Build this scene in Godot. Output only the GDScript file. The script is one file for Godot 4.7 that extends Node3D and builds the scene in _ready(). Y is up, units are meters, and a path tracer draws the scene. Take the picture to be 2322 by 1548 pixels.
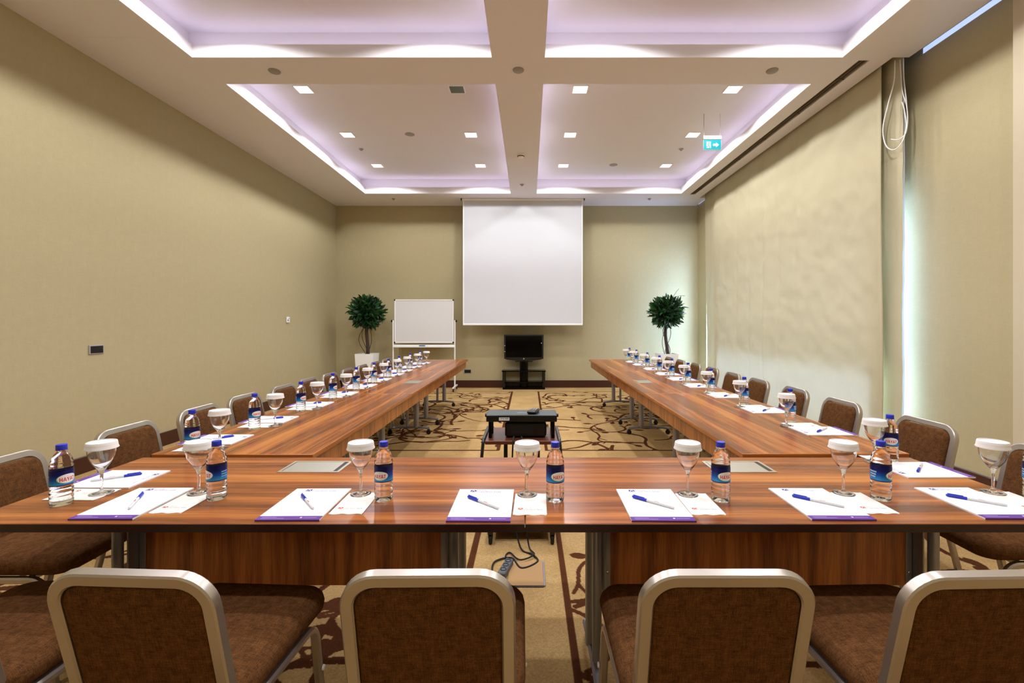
extends Node3D
# A conference room set for a meeting: U of walnut tables, chairs, place settings, coffered ceiling.
# World: camera at x 0, z 0; the room runs along -z ("d" = depth = -z). Metres.

const CAM_H := 1.36
const FOCAL := 1050.0
const VPX := 1199.0
const VPY := 730.5
const CEIL := 3.79
const TOP := 4.10
const BACK := 9.67
const NEAR := -0.9
const LEFT := -4.025

var used := {}
var M := {}
var rng := RandomNumberGenerator.new()
const ORD := ["first", "second", "third", "fourth", "fifth", "sixth", "seventh", "eighth", "ninth", "tenth", "eleventh", "twelfth"]

# ------------------------------------------------------------------ node helpers
func numbered(n: String) -> String:
	if not used.has(n):
		used[n] = 0
		return n
	used[n] += 1
	return "%s_%03d" % [n, used[n]]

func tag(o: Node, label: String, category: String, group := "") -> void:
	o.set_meta("label", label)
	o.set_meta("category", category)
	if group != "":
		o.set_meta("group", group)

func thing(called: String, label: String, category: String, at := Vector3.ZERO, turn := 0.0, group := "") -> Node3D:
	var o := Node3D.new()
	o.name = numbered(called)
	add_child(o)
	o.position = at
	o.rotation.y = turn
	tag(o, label, category, group)
	return o

func as_mesh(st) -> Mesh:
	if st is SurfaceTool:
		return st.commit()
	return st

func part(called: String, st, m: Material, parent: Node) -> MeshInstance3D:
	var o := MeshInstance3D.new()
	o.name = called
	o.mesh = as_mesh(st)
	o.material_override = m
	parent.add_child(o, true)
	return o

func solo(called: String, st, m: Material, label: String, category: String, group := "") -> MeshInstance3D:
	var o := MeshInstance3D.new()
	o.name = numbered(called)
	o.mesh = as_mesh(st)
	o.material_override = m
	add_child(o)
	tag(o, label, category, group)
	return o

func struct(called: String, st, m: Material) -> MeshInstance3D:
	var o := MeshInstance3D.new()
	o.name = numbered(called)
	o.mesh = as_mesh(st)
	o.material_override = m
	add_child(o)
	o.set_meta("kind", "structure")
	return o

func copy_of(o: Node3D, at: Vector3, turn: float, label: String) -> Node3D:
	var c: Node3D = o.duplicate()
	var base: String = o.get_meta("kind_name")
	c.name = numbered(base)
	add_child(c)
	c.position = at
	c.rotation.y = turn
	c.set_meta("label", label)
	return c

# ------------------------------------------------------------------ mesh helpers
func new_st() -> SurfaceTool:
	var st := SurfaceTool.new()
	st.begin(Mesh.PRIMITIVE_TRIANGLES)
	return st

func tri(st: SurfaceTool, a: Vector3, b: Vector3, c: Vector3, na: Vector3, nb: Vector3, nc: Vector3, ua := Vector2.ZERO, ub := Vector2.ZERO, uc := Vector2.ZERO) -> void:
	var g := (c - a).cross(b - a)
	if g.length_squared() < 1e-18:
		return
	st.set_normal(na); st.set_uv(ua); st.add_vertex(a)
	if g.dot(na + nb + nc) < 0.0:
		st.set_normal(nc); st.set_uv(uc); st.add_vertex(c)
		st.set_normal(nb); st.set_uv(ub); st.add_vertex(b)
	else:
		st.set_normal(nb); st.set_uv(ub); st.add_vertex(b)
		st.set_normal(nc); st.set_uv(uc); st.add_vertex(c)

func quad(st: SurfaceTool, p: Array, n: Vector3, uv: Array) -> void:
	tri(st, p[0], p[1], p[2], n, n, n, uv[0], uv[1], uv[2])
	tri(st, p[0], p[2], p[3], n, n, n, uv[0], uv[2], uv[3])

func uv_of(p: Vector3, axis: int) -> Vector2:
	if axis == 1:
		return Vector2(p.x, p.z)
	if axis == 0:
		return Vector2(p.z, p.y)
	return Vector2(p.x, p.y)

# chamfered box between two corners
func box(st: SurfaceTool, lo: Vector3, hi: Vector3, bev := 0.0, xf := Transform3D.IDENTITY, only_top_uv := false) -> void:
	var e := [Vector3.RIGHT, Vector3.UP, Vector3.BACK]
	var at := func(s: Array, axis: int) -> Vector3:
		var v := Vector3.ZERO
		for k in 3:
			var inset: float = 0.0 if k == axis else bev
			v[k] = hi[k] - inset if s[k] > 0 else lo[k] + inset
		return v
	for a in 3:
		var b := (a + 1) % 3
		var c := (a + 2) % 3
		for sa in [-1, 1]:
			var p := []
			var uv := []
			for q in [[-1, -1], [1, -1], [1, 1], [-1, 1]]:
				var s := [0, 0, 0]
				s[a] = sa; s[b] = q[0]; s[c] = q[1]
				var v: Vector3 = at.call(s, a)
				p.append(xf * v)
				uv.append(uv_of(v, a))
			quad(st, p, (xf.basis * (e[a] * sa)).normalized(), uv)
			if bev > 0.0:
				for sb in [-1, 1]:
					var r := []
					var ru := []
					for q in [[-1, a], [1, a], [1, b], [-1, b]]:
						var s := [0, 0, 0]
						s[a] = sa; s[b] = sb; s[c] = q[0]
						var v: Vector3 = at.call(s, q[1])
						r.append(xf * v)
						ru.append(uv_of(v, a))
					quad(st, r, (xf.basis * (e[a] * sa + e[b] * sb)).normalized(), ru)
	if bev > 0.0:
		for sx in [-1, 1]:
			for sy in [-1, 1]:
				for sz in [-1, 1]:
					var s := [sx, sy, sz]
					var n: Vector3 = (xf.basis * Vector3(sx, sy, sz)).normalized()
					tri(st, xf * at.call(s, 0), xf * at.call(s, 1), xf * at.call(s, 2), n, n, n)

func boxm(lo: Vector3, hi: Vector3, bev := 0.0) -> SurfaceTool:
	var st := new_st()
	box(st, lo, hi, bev)
	return st

# box given in room terms: x0..x1, y0..y1, depth d0..d1
func rbox(st: SurfaceTool, x0: float, x1: float, y0: float, y1: float, d0: float, d1: float, bev := 0.0) -> void:
	box(st, Vector3(x0, y0, -d1), Vector3(x1, y1, -d0), bev)

func rboxm(x0: float, x1: float, y0: float, y1: float, d0: float, d1: float, bev := 0.0) -> SurfaceTool:
	var st := new_st()
	rbox(st, x0, x1, y0, y1, d0, d1, bev)
	return st

# turned shape; profile of (radius, height), outside on the way up
func lathe(st: SurfaceTool, prof: Array, segs := 32, xf := Transform3D.IDENTITY, ribs := 0, rib_depth := 0.0) -> void:
	var n := prof.size()
	var seg_n := []
	for i in n - 1:
		var t: Vector2 = prof[i + 1] - prof[i]
		seg_n.append(Vector2(t.y, -t.x).normalized())
	var vmax := 0.0
	for i in n - 1:
		vmax += prof[i].distance_to(prof[i + 1])
	var v0 := 0.0
	for i in n - 1:
		var n0: Vector2 = seg_n[i]
		var n1: Vector2 = seg_n[i]
		if i > 0 and seg_n[i].dot(seg_n[i - 1]) > 0.55:
			n0 = (seg_n[i] + seg_n[i - 1]).normalized()
		if i < n - 2 and seg_n[i].dot(seg_n[i + 1]) > 0.55:
			n1 = (seg_n[i] + seg_n[i + 1]).normalized()
		var v1: float = v0 + prof[i].distance_to(prof[i + 1])
		for k in segs:
			var a0 := TAU * k / segs
			var a1 := TAU * (k + 1) / segs
			var f0 := 1.0
			var f1 := 1.0
			if ribs > 0:
				f0 = 1.0 + rib_depth * cos(a0 * ribs)
				f1 = 1.0 + rib_depth * cos(a1 * ribs)
			var c0 := Vector3(sin(a0), 0, cos(a0))
			var c1 := Vector3(sin(a1), 0, cos(a1))
			var p00: Vector3 = xf * (c0 * prof[i].x * f0 + Vector3(0, prof[i].y, 0))
			var p10: Vector3 = xf * (c1 * prof[i].x * f1 + Vector3(0, prof[i].y, 0))
			var p01: Vector3 = xf * (c0 * prof[i + 1].x * f0 + Vector3(0, prof[i + 1].y, 0))
			var p11: Vector3 = xf * (c1 * prof[i + 1].x * f1 + Vector3(0, prof[i + 1].y, 0))
			var m00: Vector3 = (xf.basis * (c0 * n0.x + Vector3(0, n0.y, 0))).normalized()
			var m10: Vector3 = (xf.basis * (c1 * n0.x + Vector3(0, n0.y, 0))).normalized()
			var m01: Vector3 = (xf.basis * (c0 * n1.x + Vector3(0, n1.y, 0))).normalized()
			var m11: Vector3 = (xf.basis * (c1 * n1.x + Vector3(0, n1.y, 0))).normalized()
			var u00 := Vector2(float(k) / segs, 1.0 - v0 / vmax)
			var u10 := Vector2(float(k + 1) / segs, 1.0 - v0 / vmax)
			var u01 := Vector2(float(k) / segs, 1.0 - v1 / vmax)
			var u11 := Vector2(float(k + 1) / segs, 1.0 - v1 / vmax)
			tri(st, p00, p10, p11, m00, m10, m11, u00, u10, u11)
			tri(st, p00, p11, p01, m00, m11, m01, u00, u11, u01)
		v0 = v1

# section swept along a path; "side" is the first binormal
func sweep(st: SurfaceTool, pts: Array, sec: Array, smooth: bool, side: Vector3, xf := Transform3D.IDENTITY, caps := true, taper := 1.0) -> void:
	var n := pts.size()
	var frames := []
	var b := side.normalized()
	for i in n:
		var t: Vector3
		if i == 0:
			t = (pts[1] - pts[0]).normalized()
		elif i == n - 1:
			t = (pts[n - 1] - pts[n - 2]).normalized()
		else:
			t = ((pts[i] - pts[i - 1]).normalized() + (pts[i + 1] - pts[i]).normalized()).normalized()
		b = (b - t * b.dot(t)).normalized()
		frames.append([b.cross(t).normalized(), b, t])
	var m := sec.size()
	for i in n - 1:
		var s0: float = lerp(1.0, taper, float(i) / (n - 1))
		var s1: float = lerp(1.0, taper, float(i + 1) / (n - 1))
		for k in m:
			var q := (k + 1) % m
			var e: Vector2 = sec[q] - sec[k]
			var en := Vector2(e.y, -e.x).normalized()
			var nk: Vector2 = sec[k].normalized() if smooth else en
			var nq: Vector2 = sec[q].normalized() if smooth else en
			if not smooth and en.dot(sec[k] + sec[q]) < 0.0:
				nk = -en
				nq = -en
			var f0: Array = frames[i]
			var f1: Array = frames[i + 1]
			var a: Vector3 = xf * (pts[i] + f0[0] * sec[k].x * s0 + f0[1] * sec[k].y * s0)
			var bb: Vector3 = xf * (pts[i] + f0[0] * sec[q].x * s0 + f0[1] * sec[q].y * s0)
			var c: Vector3 = xf * (pts[i + 1] + f1[0] * sec[q].x * s1 + f1[1] * sec[q].y * s1)
			var d: Vector3 = xf * (pts[i + 1] + f1[0] * sec[k].x * s1 + f1[1] * sec[k].y * s1)
			var na: Vector3 = xf.basis * (f0[0] * nk.x + f0[1] * nk.y)
			var nb: Vector3 = xf.basis * (f0[0] * nq.x + f0[1] * nq.y)
			var nc: Vector3 = xf.basis * (f1[0] * nq.x + f1[1] * nq.y)
			var nd: Vector3 = xf.basis * (f1[0] * nk.x + f1[1] * nk.y)
			tri(st, a, bb, c, na, nb, nc)
			tri(st, a, c, d, na, nc, nd)
	if caps:
		for end in [0, n - 1]:
			var f: Array = frames[end]
			var nn: Vector3 = xf.basis * (f[2] * (-1.0 if end == 0 else 1.0))
			var s: float = 1.0 if end == 0 else taper
			for k in range(1, m - 1):
				var p := []
				for j in [0, k, k + 1]:
					p.append(xf * (pts[end] + f[0] * sec[j].x * s + f[1] * sec[j].y * s))
				tri(st, p[0], p[1], p[2], nn, nn, nn)

func circle(r: float, n := 10) -> Array:
	var a := []
	for k in n:
		a.append(Vector2(cos(TAU * k / n), sin(TAU * k / n)) * r)
	return a

func rect_sec(w: float, h: float, c: float) -> Array:
	var x := w / 2
	var y := h / 2
	return [Vector2(x, -y + c), Vector2(x, y - c), Vector2(x - c, y), Vector2(-x + c, y), Vector2(-x, y - c), Vector2(-x, -y + c), Vector2(-x + c, -y), Vector2(x - c, -y)]

func tube(st: SurfaceTool, pts: Array, r: float, n := 8, side := Vector3(0.31, 0.2, 0.93), taper := 1.0) -> void:
	sweep(st, pts, circle(r, n), true, side, Transform3D.IDENTITY, true, taper)

# points of a path with rounded corners
func fillet(pts: Array, radii: Array, steps := 6) -> Array:
	var out := [pts[0]]
	for i in range(1, pts.size() - 1):
		var p: Vector3 = pts[i]
		var r: float = radii[i - 1]
		var a: Vector3 = (pts[i - 1] - p).normalized()
		var c: Vector3 = (pts[i + 1] - p).normalized()
		if r <= 0.0:
			out.append(p)
			continue
		var half := a.angle_to(c) / 2
		var t := r / tan(half)
		var mid: Vector3 = p + (a + c).normalized() * (r / sin(half))
		var s: Vector3 = p + a * t - mid
		var e: Vector3 = p + c * t - mid
		for k in steps + 1:
			out.append(mid + s.slerp(e, float(k) / steps))
	out.append(pts[pts.size() - 1])
	return out

# smooth surface through a grid of points; outward from the middle if closed
func grid(st: SurfaceTool, P: Array, wrap: bool, closed: bool, uv_scale := Vector2.ONE) -> void:
	var R := P.size()
	var C: int = P[0].size()
	var mid := Vector3.ZERO
	for r in R:
		for c in C:
			mid += P[r][c]
	mid /= R * C
	var N := []
	var s := 0.0
	for r in R:
		var row := PackedVector3Array()
		for c in C:
			var c0 := (c - 1 + C) % C if wrap else maxi(c - 1, 0)
			var c1 := (c + 1) % C if wrap else mini(c + 1, C - 1)
			var du: Vector3 = P[r][c1] - P[r][c0]
			var dv: Vector3 = P[mini(r + 1, R - 1)][c] - P[maxi(r - 1, 0)][c]
			var n := du.cross(dv)
			if n.length_squared() < 1e-16:
				# a pole: neighbours' ring instead
				var rr := 1 if r == 0 else R - 2
				du = P[rr][c1] - P[rr][c0]
				dv = P[mini(rr + 1, R - 1)][c] - P[maxi(rr - 1, 0)][c]
				n = du.cross(dv)
			n = n.normalized()
			s += n.dot(P[r][c] - mid)
			row.append(n)
		N.append(row)
	var f := -1.0 if closed and s < 0.0 else 1.0
	for r in R - 1:
		for c in (C if wrap else C - 1):
			var q := (c + 1) % C
			var u0 := Vector2(float(c) / C, float(r) / (R - 1)) * uv_scale
			var u1 := Vector2(float(c + 1) / C, float(r) / (R - 1)) * uv_scale
			var u2 := Vector2(float(c + 1) / C, float(r + 1) / (R - 1)) * uv_scale
			var u3 := Vector2(float(c) / C, float(r + 1) / (R - 1)) * uv_scale
			tri(st, P[r][c], P[r][q], P[r + 1][q], N[r][c] * f, N[r][q] * f, N[r + 1][q] * f, u0, u1, u2)
			tri(st, P[r][c], P[r + 1][q], P[r + 1][c], N[r][c] * f, N[r + 1][q] * f, N[r + 1][c] * f, u0, u2, u3)

# cushion: rounded rectangle w x d lying in xz, rings of [inset, height]
func cushion(st: SurfaceTool, w: float, d: float, r: float, rings: Array, xf: Transform3D, front_narrow := 0.0) -> void:
	var P := []
	for ring in rings:
		var row := PackedVector3Array()
		var inset: float = ring[0]
		var x := w / 2 - inset
		var z := d / 2 - inset
		var rr: float = maxf(r - inset, 0.004)
		for q in 4:
			var cx: float = (x - rr) * [1, -1, -1, 1][q]
			var cz: float = (z - rr) * [1, 1, -1, -1][q]
			for k in 7:
				var a := PI / 2 * q + PI / 2 * k / 6.0
				var p := Vector3(cx + cos(a) * rr, ring[1], cz + sin(a) * rr)
				p.x *= 1.0 - front_narrow * (0.5 - p.z / d)
				row.append(xf * p)
		P.append(row)
	var first := PackedVector3Array()
	var last := PackedVector3Array()
	for k in 28:
		first.append(xf * Vector3(0, rings[0][1], 0))
		last.append(xf * Vector3(0, rings[rings.size() - 1][1] + 0.002, 0))
	P.push_front(first)
	P.push_back(last)
	grid(st, P, true, true)

# ------------------------------------------------------------------ textures and materials
func tex(im: Image) -> ImageTexture:
	return ImageTexture.create_from_image(im)

func mat(c: Color, rough := 0.6, metal := 0.0, spec := 0.5) -> StandardMaterial3D:
	var m := StandardMaterial3D.new()
	m.albedo_color = c
	m.roughness = rough
	m.metallic = metal
	m.metallic_specular = spec
	return m

func noise(seed_: int, freq: float, oct := 3) -> FastNoiseLite:
	var n := FastNoiseLite.new()
	n.seed = seed_
	n.noise_type = FastNoiseLite.TYPE_SIMPLEX_SMOOTH
	n.frequency = freq
	n.fractal_octaves = oct
	return n

# walnut veneer: streaks along u; light and dark bands across v
func wood_image(along_v: bool, dark: Color, mid: Color, light: Color, seed_: int) -> Image:
	var W := 640
	var im := Image.create(W, W, false, Image.FORMAT_RGB8)
	var a := noise(seed_, 0.011, 2)
	var b := noise(seed_ + 1, 0.03, 3)
	var c := noise(seed_ + 2, 0.09, 2)
	for y in W:
		for x in W:
			var u := x * 0.10
			# wrap the slow coordinate so that the tile repeats across the grain without a jump
			var wob := 6.0 * sin(TAU * x / W)
			var t := 0.5 + 0.62 * a.get_noise_2d(u * 0.6, y * 1.0 + wob) + 0.40 * b.get_noise_2d(u, y * 1.35) + 0.24 * c.get_noise_2d(u * 1.4, y * 2.2)
			t = clampf(t, 0.0, 1.0)
			var col := dark.lerp(mid, t * 2.0) if t < 0.5 else mid.lerp(light, t * 2.0 - 1.0)
			if along_v:
				im.set_pixel(y, x, col)
			else:
				im.set_pixel(x, y, col)
	return im

func weave_image(base: Color, amount: float, seed_: int, W := 256) -> Image:
	var im := Image.create(W, W, false, Image.FORMAT_RGB8)
	var r := RandomNumberGenerator.new()
	r.seed = seed_
	var n := noise(seed_, 0.02, 3)
	var rows := []
	var cols := []
	for k in W:
		rows.append([])
		cols.append([])
		var v := r.randf_range(-1, 1)
		var w := r.randf_range(-1, 1)
		for j in W:
			if r.randf() < 0.09:
				v = r.randf_range(-1, 1)
			if r.randf() < 0.09:
				w = r.randf_range(-1, 1)
			rows[k].append(v)
			cols[k].append(w)
	for y in W:
		for x in W:
			var pick: float = rows[y][x] if (x / 2 + y / 2) % 2 == 0 else cols[x][y]
			var f := 1.0 + amount * (0.75 * pick + 0.25 * r.randf_range(-1, 1)) + amount * 0.35 * n.get_noise_2d(x, y)
			im.set_pixel(x, y, Color(clampf(base.r * f, 0, 1), clampf(base.g * f, 0, 1), clampf(base.b * f, 0, 1)))
	return im

func tri_mat(im: Image, size: float, rough: float, world := false, spec := 0.3) -> StandardMaterial3D:
	var m := mat(Color.WHITE, rough, 0.0, spec)
	m.albedo_texture = tex(im)
	m.uv1_triplanar = true
	m.uv1_world_triplanar = world
	m.uv1_triplanar_sharpness = 8.0
	m.uv1_scale = Vector3.ONE / size
	return m

func fill_tri(im: Image, a: Vector2, b: Vector2, c: Vector2, col: Color) -> void:
	var x0 := maxi(0, int(floor(minf(a.x, minf(b.x, c.x)))))
	var x1 := mini(im.get_width() - 1, int(ceil(maxf(a.x, maxf(b.x, c.x)))))
	var y0 := maxi(0, int(floor(minf(a.y, minf(b.y, c.y)))))
	var y1 := mini(im.get_height() - 1, int(ceil(maxf(a.y, maxf(b.y, c.y)))))
	for y in range(y0, y1 + 1):
		for x in range(x0, x1 + 1):
			if Geometry2D.point_is_inside_triangle(Vector2(x + 0.5, y + 0.5), a, b, c):
				im.set_pixel(x, y, col)

func fill_ellipse(im: Image, c: Vector2, rx: float, ry: float, col: Color) -> void:
	for y in range(maxi(0, int(c.y - ry)), mini(im.get_height(), int(c.y + ry) + 1)):
		for x in range(maxi(0, int(c.x - rx)), mini(im.get_width(), int(c.x + rx) + 1)):
			var p := Vector2((x + 0.5 - c.x) / rx, (y + 0.5 - c.y) / ry)
			if p.length_squared() <= 1.0:
				im.set_pixel(x, y, col)

func stroke(im: Image, pts: Array, w: float, col: Color) -> void:
	for i in pts.size() - 1:
		var a: Vector2 = pts[i]
		var b: Vector2 = pts[i + 1]
		var t := (b - a).normalized()
		var n := Vector2(-t.y, t.x) * w / 2
		fill_tri(im, a + n, b + n, b - n, col)
		fill_tri(im, a + n, b - n, a - n, col)
		fill_ellipse(im, b, w / 2, w / 2, col)

# lettering: the triangles of a TextMesh drawn into the image
func letters(im: Image, text: String, font_name: String, at: Vector2, height: float, col: Color, width := 0.0, weight := 400) -> void:
	var f := SystemFont.new()
	f.font_names = PackedStringArray([font_name])
	f.font_weight = weight
	var t := TextMesh.new()
	t.text = text
	t.font = f
	t.font_size = 64
	t.pixel_size = 0.01
	t.depth = 0.0
	t.curve_step = 1.0
	if t.get_surface_count() == 0:
		return
	var arr := t.surface_get_arrays(0)
	var v: PackedVector3Array = arr[Mesh.ARRAY_VERTEX]
	var ix: PackedInt32Array = arr[Mesh.ARRAY_INDEX] if arr[Mesh.ARRAY_INDEX] != null else PackedInt32Array(range(v.size()))
	var lo := v[0]
	var hi := v[0]
	for p in v:
		lo = lo.min(p)
		hi = hi.max(p)
	var k := height / (hi.y - lo.y)
	var kx := k if width <= 0.0 else width / (hi.x - lo.x)
	for i in range(0, ix.size(), 3):
		var q := []
		for j in 3:
			var p := v[ix[i + j]]
			q.append(at + Vector2((p.x - lo.x) * kx, (hi.y - p.y) * k))
		fill_tri(im, q[0], q[1], q[2], col)

func printed(im: Image, rough := 0.7) -> StandardMaterial3D:
	var m := mat(Color.WHITE, rough, 0.0, 0.3)
	m.albedo_texture = tex(im)
	m.texture_repeat = false
	return m

func make_materials() -> void:
	var top := wood_image(false, Color8(104, 53, 20), Color8(155, 86, 36), Color8(190, 118, 54), 11)
	var m := mat(Color.WHITE, 0.24, 0.0, 0.4)
	m.albedo_texture = tex(top)
	m.uv1_scale = Vector3(0.5, 1.2, 1)
	m.uv1_offset = Vector3(0.5, 0.5, 0)
	M.wood = m
	var up := wood_image(true, Color8(104, 53, 20), Color8(155, 86, 36), Color8(190, 118, 54), 31)
	m = mat(Color.WHITE, 0.3, 0.0, 0.5)
	m.albedo_texture = tex(up)
	m.uv1_scale = Vector3(1.3, 0.8, 1)
	M.wood_upright = m
	M.wood_dark = mat(Color8(58, 24, 14), 0.4)
	M.edge = mat(Color8(46, 20, 13), 0.4)
	M.base_board = mat(Color8(62, 26, 17), 0.35)
	# wallpaper with a fine horizontal thread
	var wp := weave_image(Color(0.705, 0.658, 0.515), 0.03, 5, 256)
	M.wall = tri_mat(wp, 0.45, 0.85, true, 0.2)
	M.pilaster = mat(Color(0.78, 0.73, 0.62), 0.8)
	M.ceiling = mat(Color(0.91, 0.895, 0.91), 0.9, 0.0, 0.2)
	M.white = mat(Color(0.93, 0.93, 0.92), 0.5)
	M.white_gloss = mat(Color(0.92, 0.92, 0.91), 0.25)
	M.paper = mat(Color(0.95, 0.95, 0.94), 0.8, 0.0, 0.2)
	M.purple = mat(Color8(96, 58, 140), 0.6)
	M.grey_ring = mat(Color(0.62, 0.60, 0.59), 0.5)
	M.black = mat(Color(0.035, 0.035, 0.038), 0.35)
	M.black_gloss = mat(Color(0.010, 0.010, 0.012), 0.10, 0.0, 0.3)
	M.dark_slot = mat(Color8(96, 80, 62), 0.7)
	M.dark_inside = mat(Color8(40, 36, 33), 0.8)
	M.metal = mat(Color8(188, 180, 172), 0.33, 0.85, 0.5)
	M.leg_metal = mat(Color8(150, 152, 165), 0.38, 0.75, 0.5)
	M.steel = mat(Color8(196, 194, 182), 0.36, 0.9, 0.5)
	M.chrome = mat(Color8(210, 210, 212), 0.12, 1.0)
	M.rubber = mat(Color(0.03, 0.03, 0.03), 0.6)
	M.smoke = mat(Color8(52, 66, 66), 0.3)
	var fb := weave_image(Color8(94, 62, 36), 0.42, 77, 256)
	M.fabric = tri_mat(fb, 0.21, 0.95, false, 0.15)
	M.fabric.heightmap_enabled = false
	M.blue_cap = mat(Color8(24, 44, 190), 0.35)
	M.pen_white = mat(Color(0.88, 0.88, 0.90), 0.3)
	# screen cloth and curtain
	M.screen_cloth = mat(Color(0.79, 0.795, 0.81), 0.9, 0.0, 0.1)
	var cu := weave_image(Color(0.77, 0.735, 0.61), 0.03, 9, 256)
	m = tri_mat(cu, 0.12, 0.95, true, 0.1)
	m.backlight_enabled = true
	m.backlight = Color(0.27, 0.27, 0.28)
	M.curtain = m
	M.added_lining = mat(Color(0.90, 0.91, 0.92), 0.9, 0.0, 0.1)  # unseen liner, added to whiten daylight bouncing behind the curtain
	M.added_lining.backlight_enabled = true
	M.added_lining.backlight = Color(0.66, 0.66, 0.66)
	# glass and water
	m = mat(Color(1, 1, 1, 0.02), 0.02, 0.0, 0.5)
	m.transparency = BaseMaterial3D.TRANSPARENCY_ALPHA
	m.refraction_enabled = true
	m.refraction_scale = 0.05
	M.glass = m
	m = mat(Color(0.985, 0.995, 1.0, 0.0), 0.03, 0.0, 0.5)
	m.transparency = BaseMaterial3D.TRANSPARENCY_ALPHA
	m.refraction_enabled = true
	m.refraction_scale = 0.033
	M.water = m
	m = mat(Color(0.96, 0.98, 1.0, 0.06), 0.02)
	m.transparency = BaseMaterial3D.TRANSPARENCY_ALPHA
	M.pane = m
	M.lid = mat(Color(0.94, 0.93, 0.92), 0.85, 0.0, 0.2)
	M.lid.backlight_enabled = true
	M.lid.backlight = Color(0.3, 0.3, 0.3)
	# foliage
	for k in 3:
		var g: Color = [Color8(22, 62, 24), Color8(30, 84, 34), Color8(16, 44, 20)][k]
		var l := mat(g, 0.35, 0.0, 0.5)
		l.backlight_enabled = true
		l.backlight = Color(0.12, 0.2, 0.08)
		M["leaf%d" % k] = l
	M.bark = mat(Color8(62, 46, 36), 0.9)
	M.soil = mat(Color8(52, 42, 34), 0.95)
	# lamps, and the added glow of the ceiling gap
	m = mat(Color(0.95, 0.95, 0.95), 0.5)
	m.emission_enabled = true
	m.emission = Color(1.0, 0.95, 0.88)
	m.emission_energy_multiplier = 5.0
	M.lamp_lens = m
	m = mat(Color(0.9, 0.9, 0.95), 0.5)
	m.emission_enabled = true
	m.emission = Color(0.80, 0.72, 1.0)
	m.emission_energy_multiplier = 0.8
	M.led = m
	m = mat(Color(0.9, 0.9, 0.95), 0.5)
	m.emission_enabled = true
	m.emission = Color(0.62, 0.72, 1.0)
	m.emission_energy_multiplier = 1.1
	M.gap_glow = m  # glow colour of the strips added in the ceiling gap
	# print: notepad sheet, napkin, bottle label, exit sign, sticker
	var im := Image.create(416, 564, false, Image.FORMAT_RGB8)
	im.fill(Color(0.95, 0.95, 0.955))
	for k in 3:   # pale leaf-like watermark
		var loop := []
		for j in 33:
			var a := TAU * j / 32.0
			loop.append(Vector2(210 + k * 44 - 44, 300 - k * 34 + 30) + Vector2(cos(a) * 88, sin(a) * 40).rotated(-0.6 + 0.25 * k))
		stroke(im, loop, 3.0, Color(0.90, 0.90, 0.915))
	var navy := Color8(74, 66, 128)
	im.fill_rect(Rect2i(88, 18, 44, 40), navy)
	stroke(im, [Vector2(94, 52), Vector2(110, 25), Vector2(126, 52)], 5, Color(0.95, 0.95, 0.955))
	letters(im, "Hilton", "Droid Serif", Vector2(138, 12), 20, navy)
	letters(im, "Garden Inn", "Droid Serif", Vector2(138, 36), 26, navy, 180.0)
	im.fill_rect(Rect2i(0, 506, 416, 58), Color8(104, 66, 150))
	for row in [[26, 522, 96], [26, 540, 150], [300, 530, 84]]:   # small white print, too fine to read in the photograph
		var x: int = row[0]
		while x < row[0] + row[2]:
			im.fill_rect(Rect2i(x, row[1], 5, 5), Color8(206, 188, 228))
			x += 8
	im.fill_rect(Rect2i(276, 524, 14, 14), Color8(225, 215, 240))
	M.sheet = printed(im)
	im = Image.create(230, 370, false, Image.FORMAT_RGB8)
	im.fill(Color(0.955, 0.95, 0.93))
	im.fill_rect(Rect2i(24, 276, 36, 28), Color8(214, 74, 48))
	stroke(im, [Vector2(28, 300), Vector2(42, 281), Vector2(56, 300)], 4, Color(0.955, 0.95, 0.93))
	letters(im, "Hilton", "Droid Serif", Vector2(66, 270), 14, Color8(150, 140, 132))
	letters(im, "Garden Inn", "Droid Serif", Vector2(66, 288), 20, Color8(128, 118, 112), 140.0)
	M.napkin_print = printed(im, 0.9)
	im = Image.create(768, 200, false, Image.FORMAT_RGB8)
	for y in 200:
		var t := y / 199.0
		var col := Color8(18, 22, 92).lerp(Color8(24, 96, 186), clampf((t - 0.22) * 2.2, 0, 1)).lerp(Color8(70, 176, 226), clampf((t - 0.62) * 2.6, 0, 1))
		if t > 0.94:
			col = Color8(22, 40, 130)
		im.fill_rect(Rect2i(0, y, 768, 1), col)
	fill_ellipse(im, Vector2(384, 112), 112, 62, Color8(84, 164, 60))
	fill_ellipse(im, Vector2(390, 110), 110, 60, Color(0.95, 0.96, 0.96))
	letters(im, "HAYAT", "Droid Sans", Vector2(306, 92), 52, Color8(214, 26, 40), 166.0, 700)
	for k in 3:   # small pale blocks of print on the back of the label
		im.fill_rect(Rect2i(60 + k * 8, 66 + k * 34, 110 - k * 14, 20), Color8(170, 206, 232))
		im.fill_rect(Rect2i(600, 70 + k * 32, 96, 16), Color8(120, 176, 222))
	M.label = printed(im, 0.35)
	im = Image.create(232, 135, false, Image.FORMAT_RGB8)
	var green := Color8(10, 140, 150)
	im.fill(green)
	var wt := Color(0.97, 1, 1)
	im.fill_rect(Rect2i(40, 26, 58, 84), wt)
	fill_ellipse(im, Vector2(74, 42), 9, 9, green)
	stroke(im, [Vector2(70, 54), Vector2(66, 76), Vector2(80, 90), Vector2(76, 106)], 10, green)
	stroke(im, [Vector2(66, 76), Vector2(56, 92), Vector2(42, 94)], 9, green)
	stroke(im, [Vector2(70, 56), Vector2(88, 66), Vector2(96, 58)], 7, green)
	stroke(im, [Vector2(70, 56), Vector2(54, 62), Vector2(50, 74)], 7, green)
	im.fill_rect(Rect2i(126, 54, 40, 28), wt)
	fill_tri(im, Vector2(164, 34), Vector2(164, 102), Vector2(206, 68), wt)
	m = printed(im, 0.4)
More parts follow.
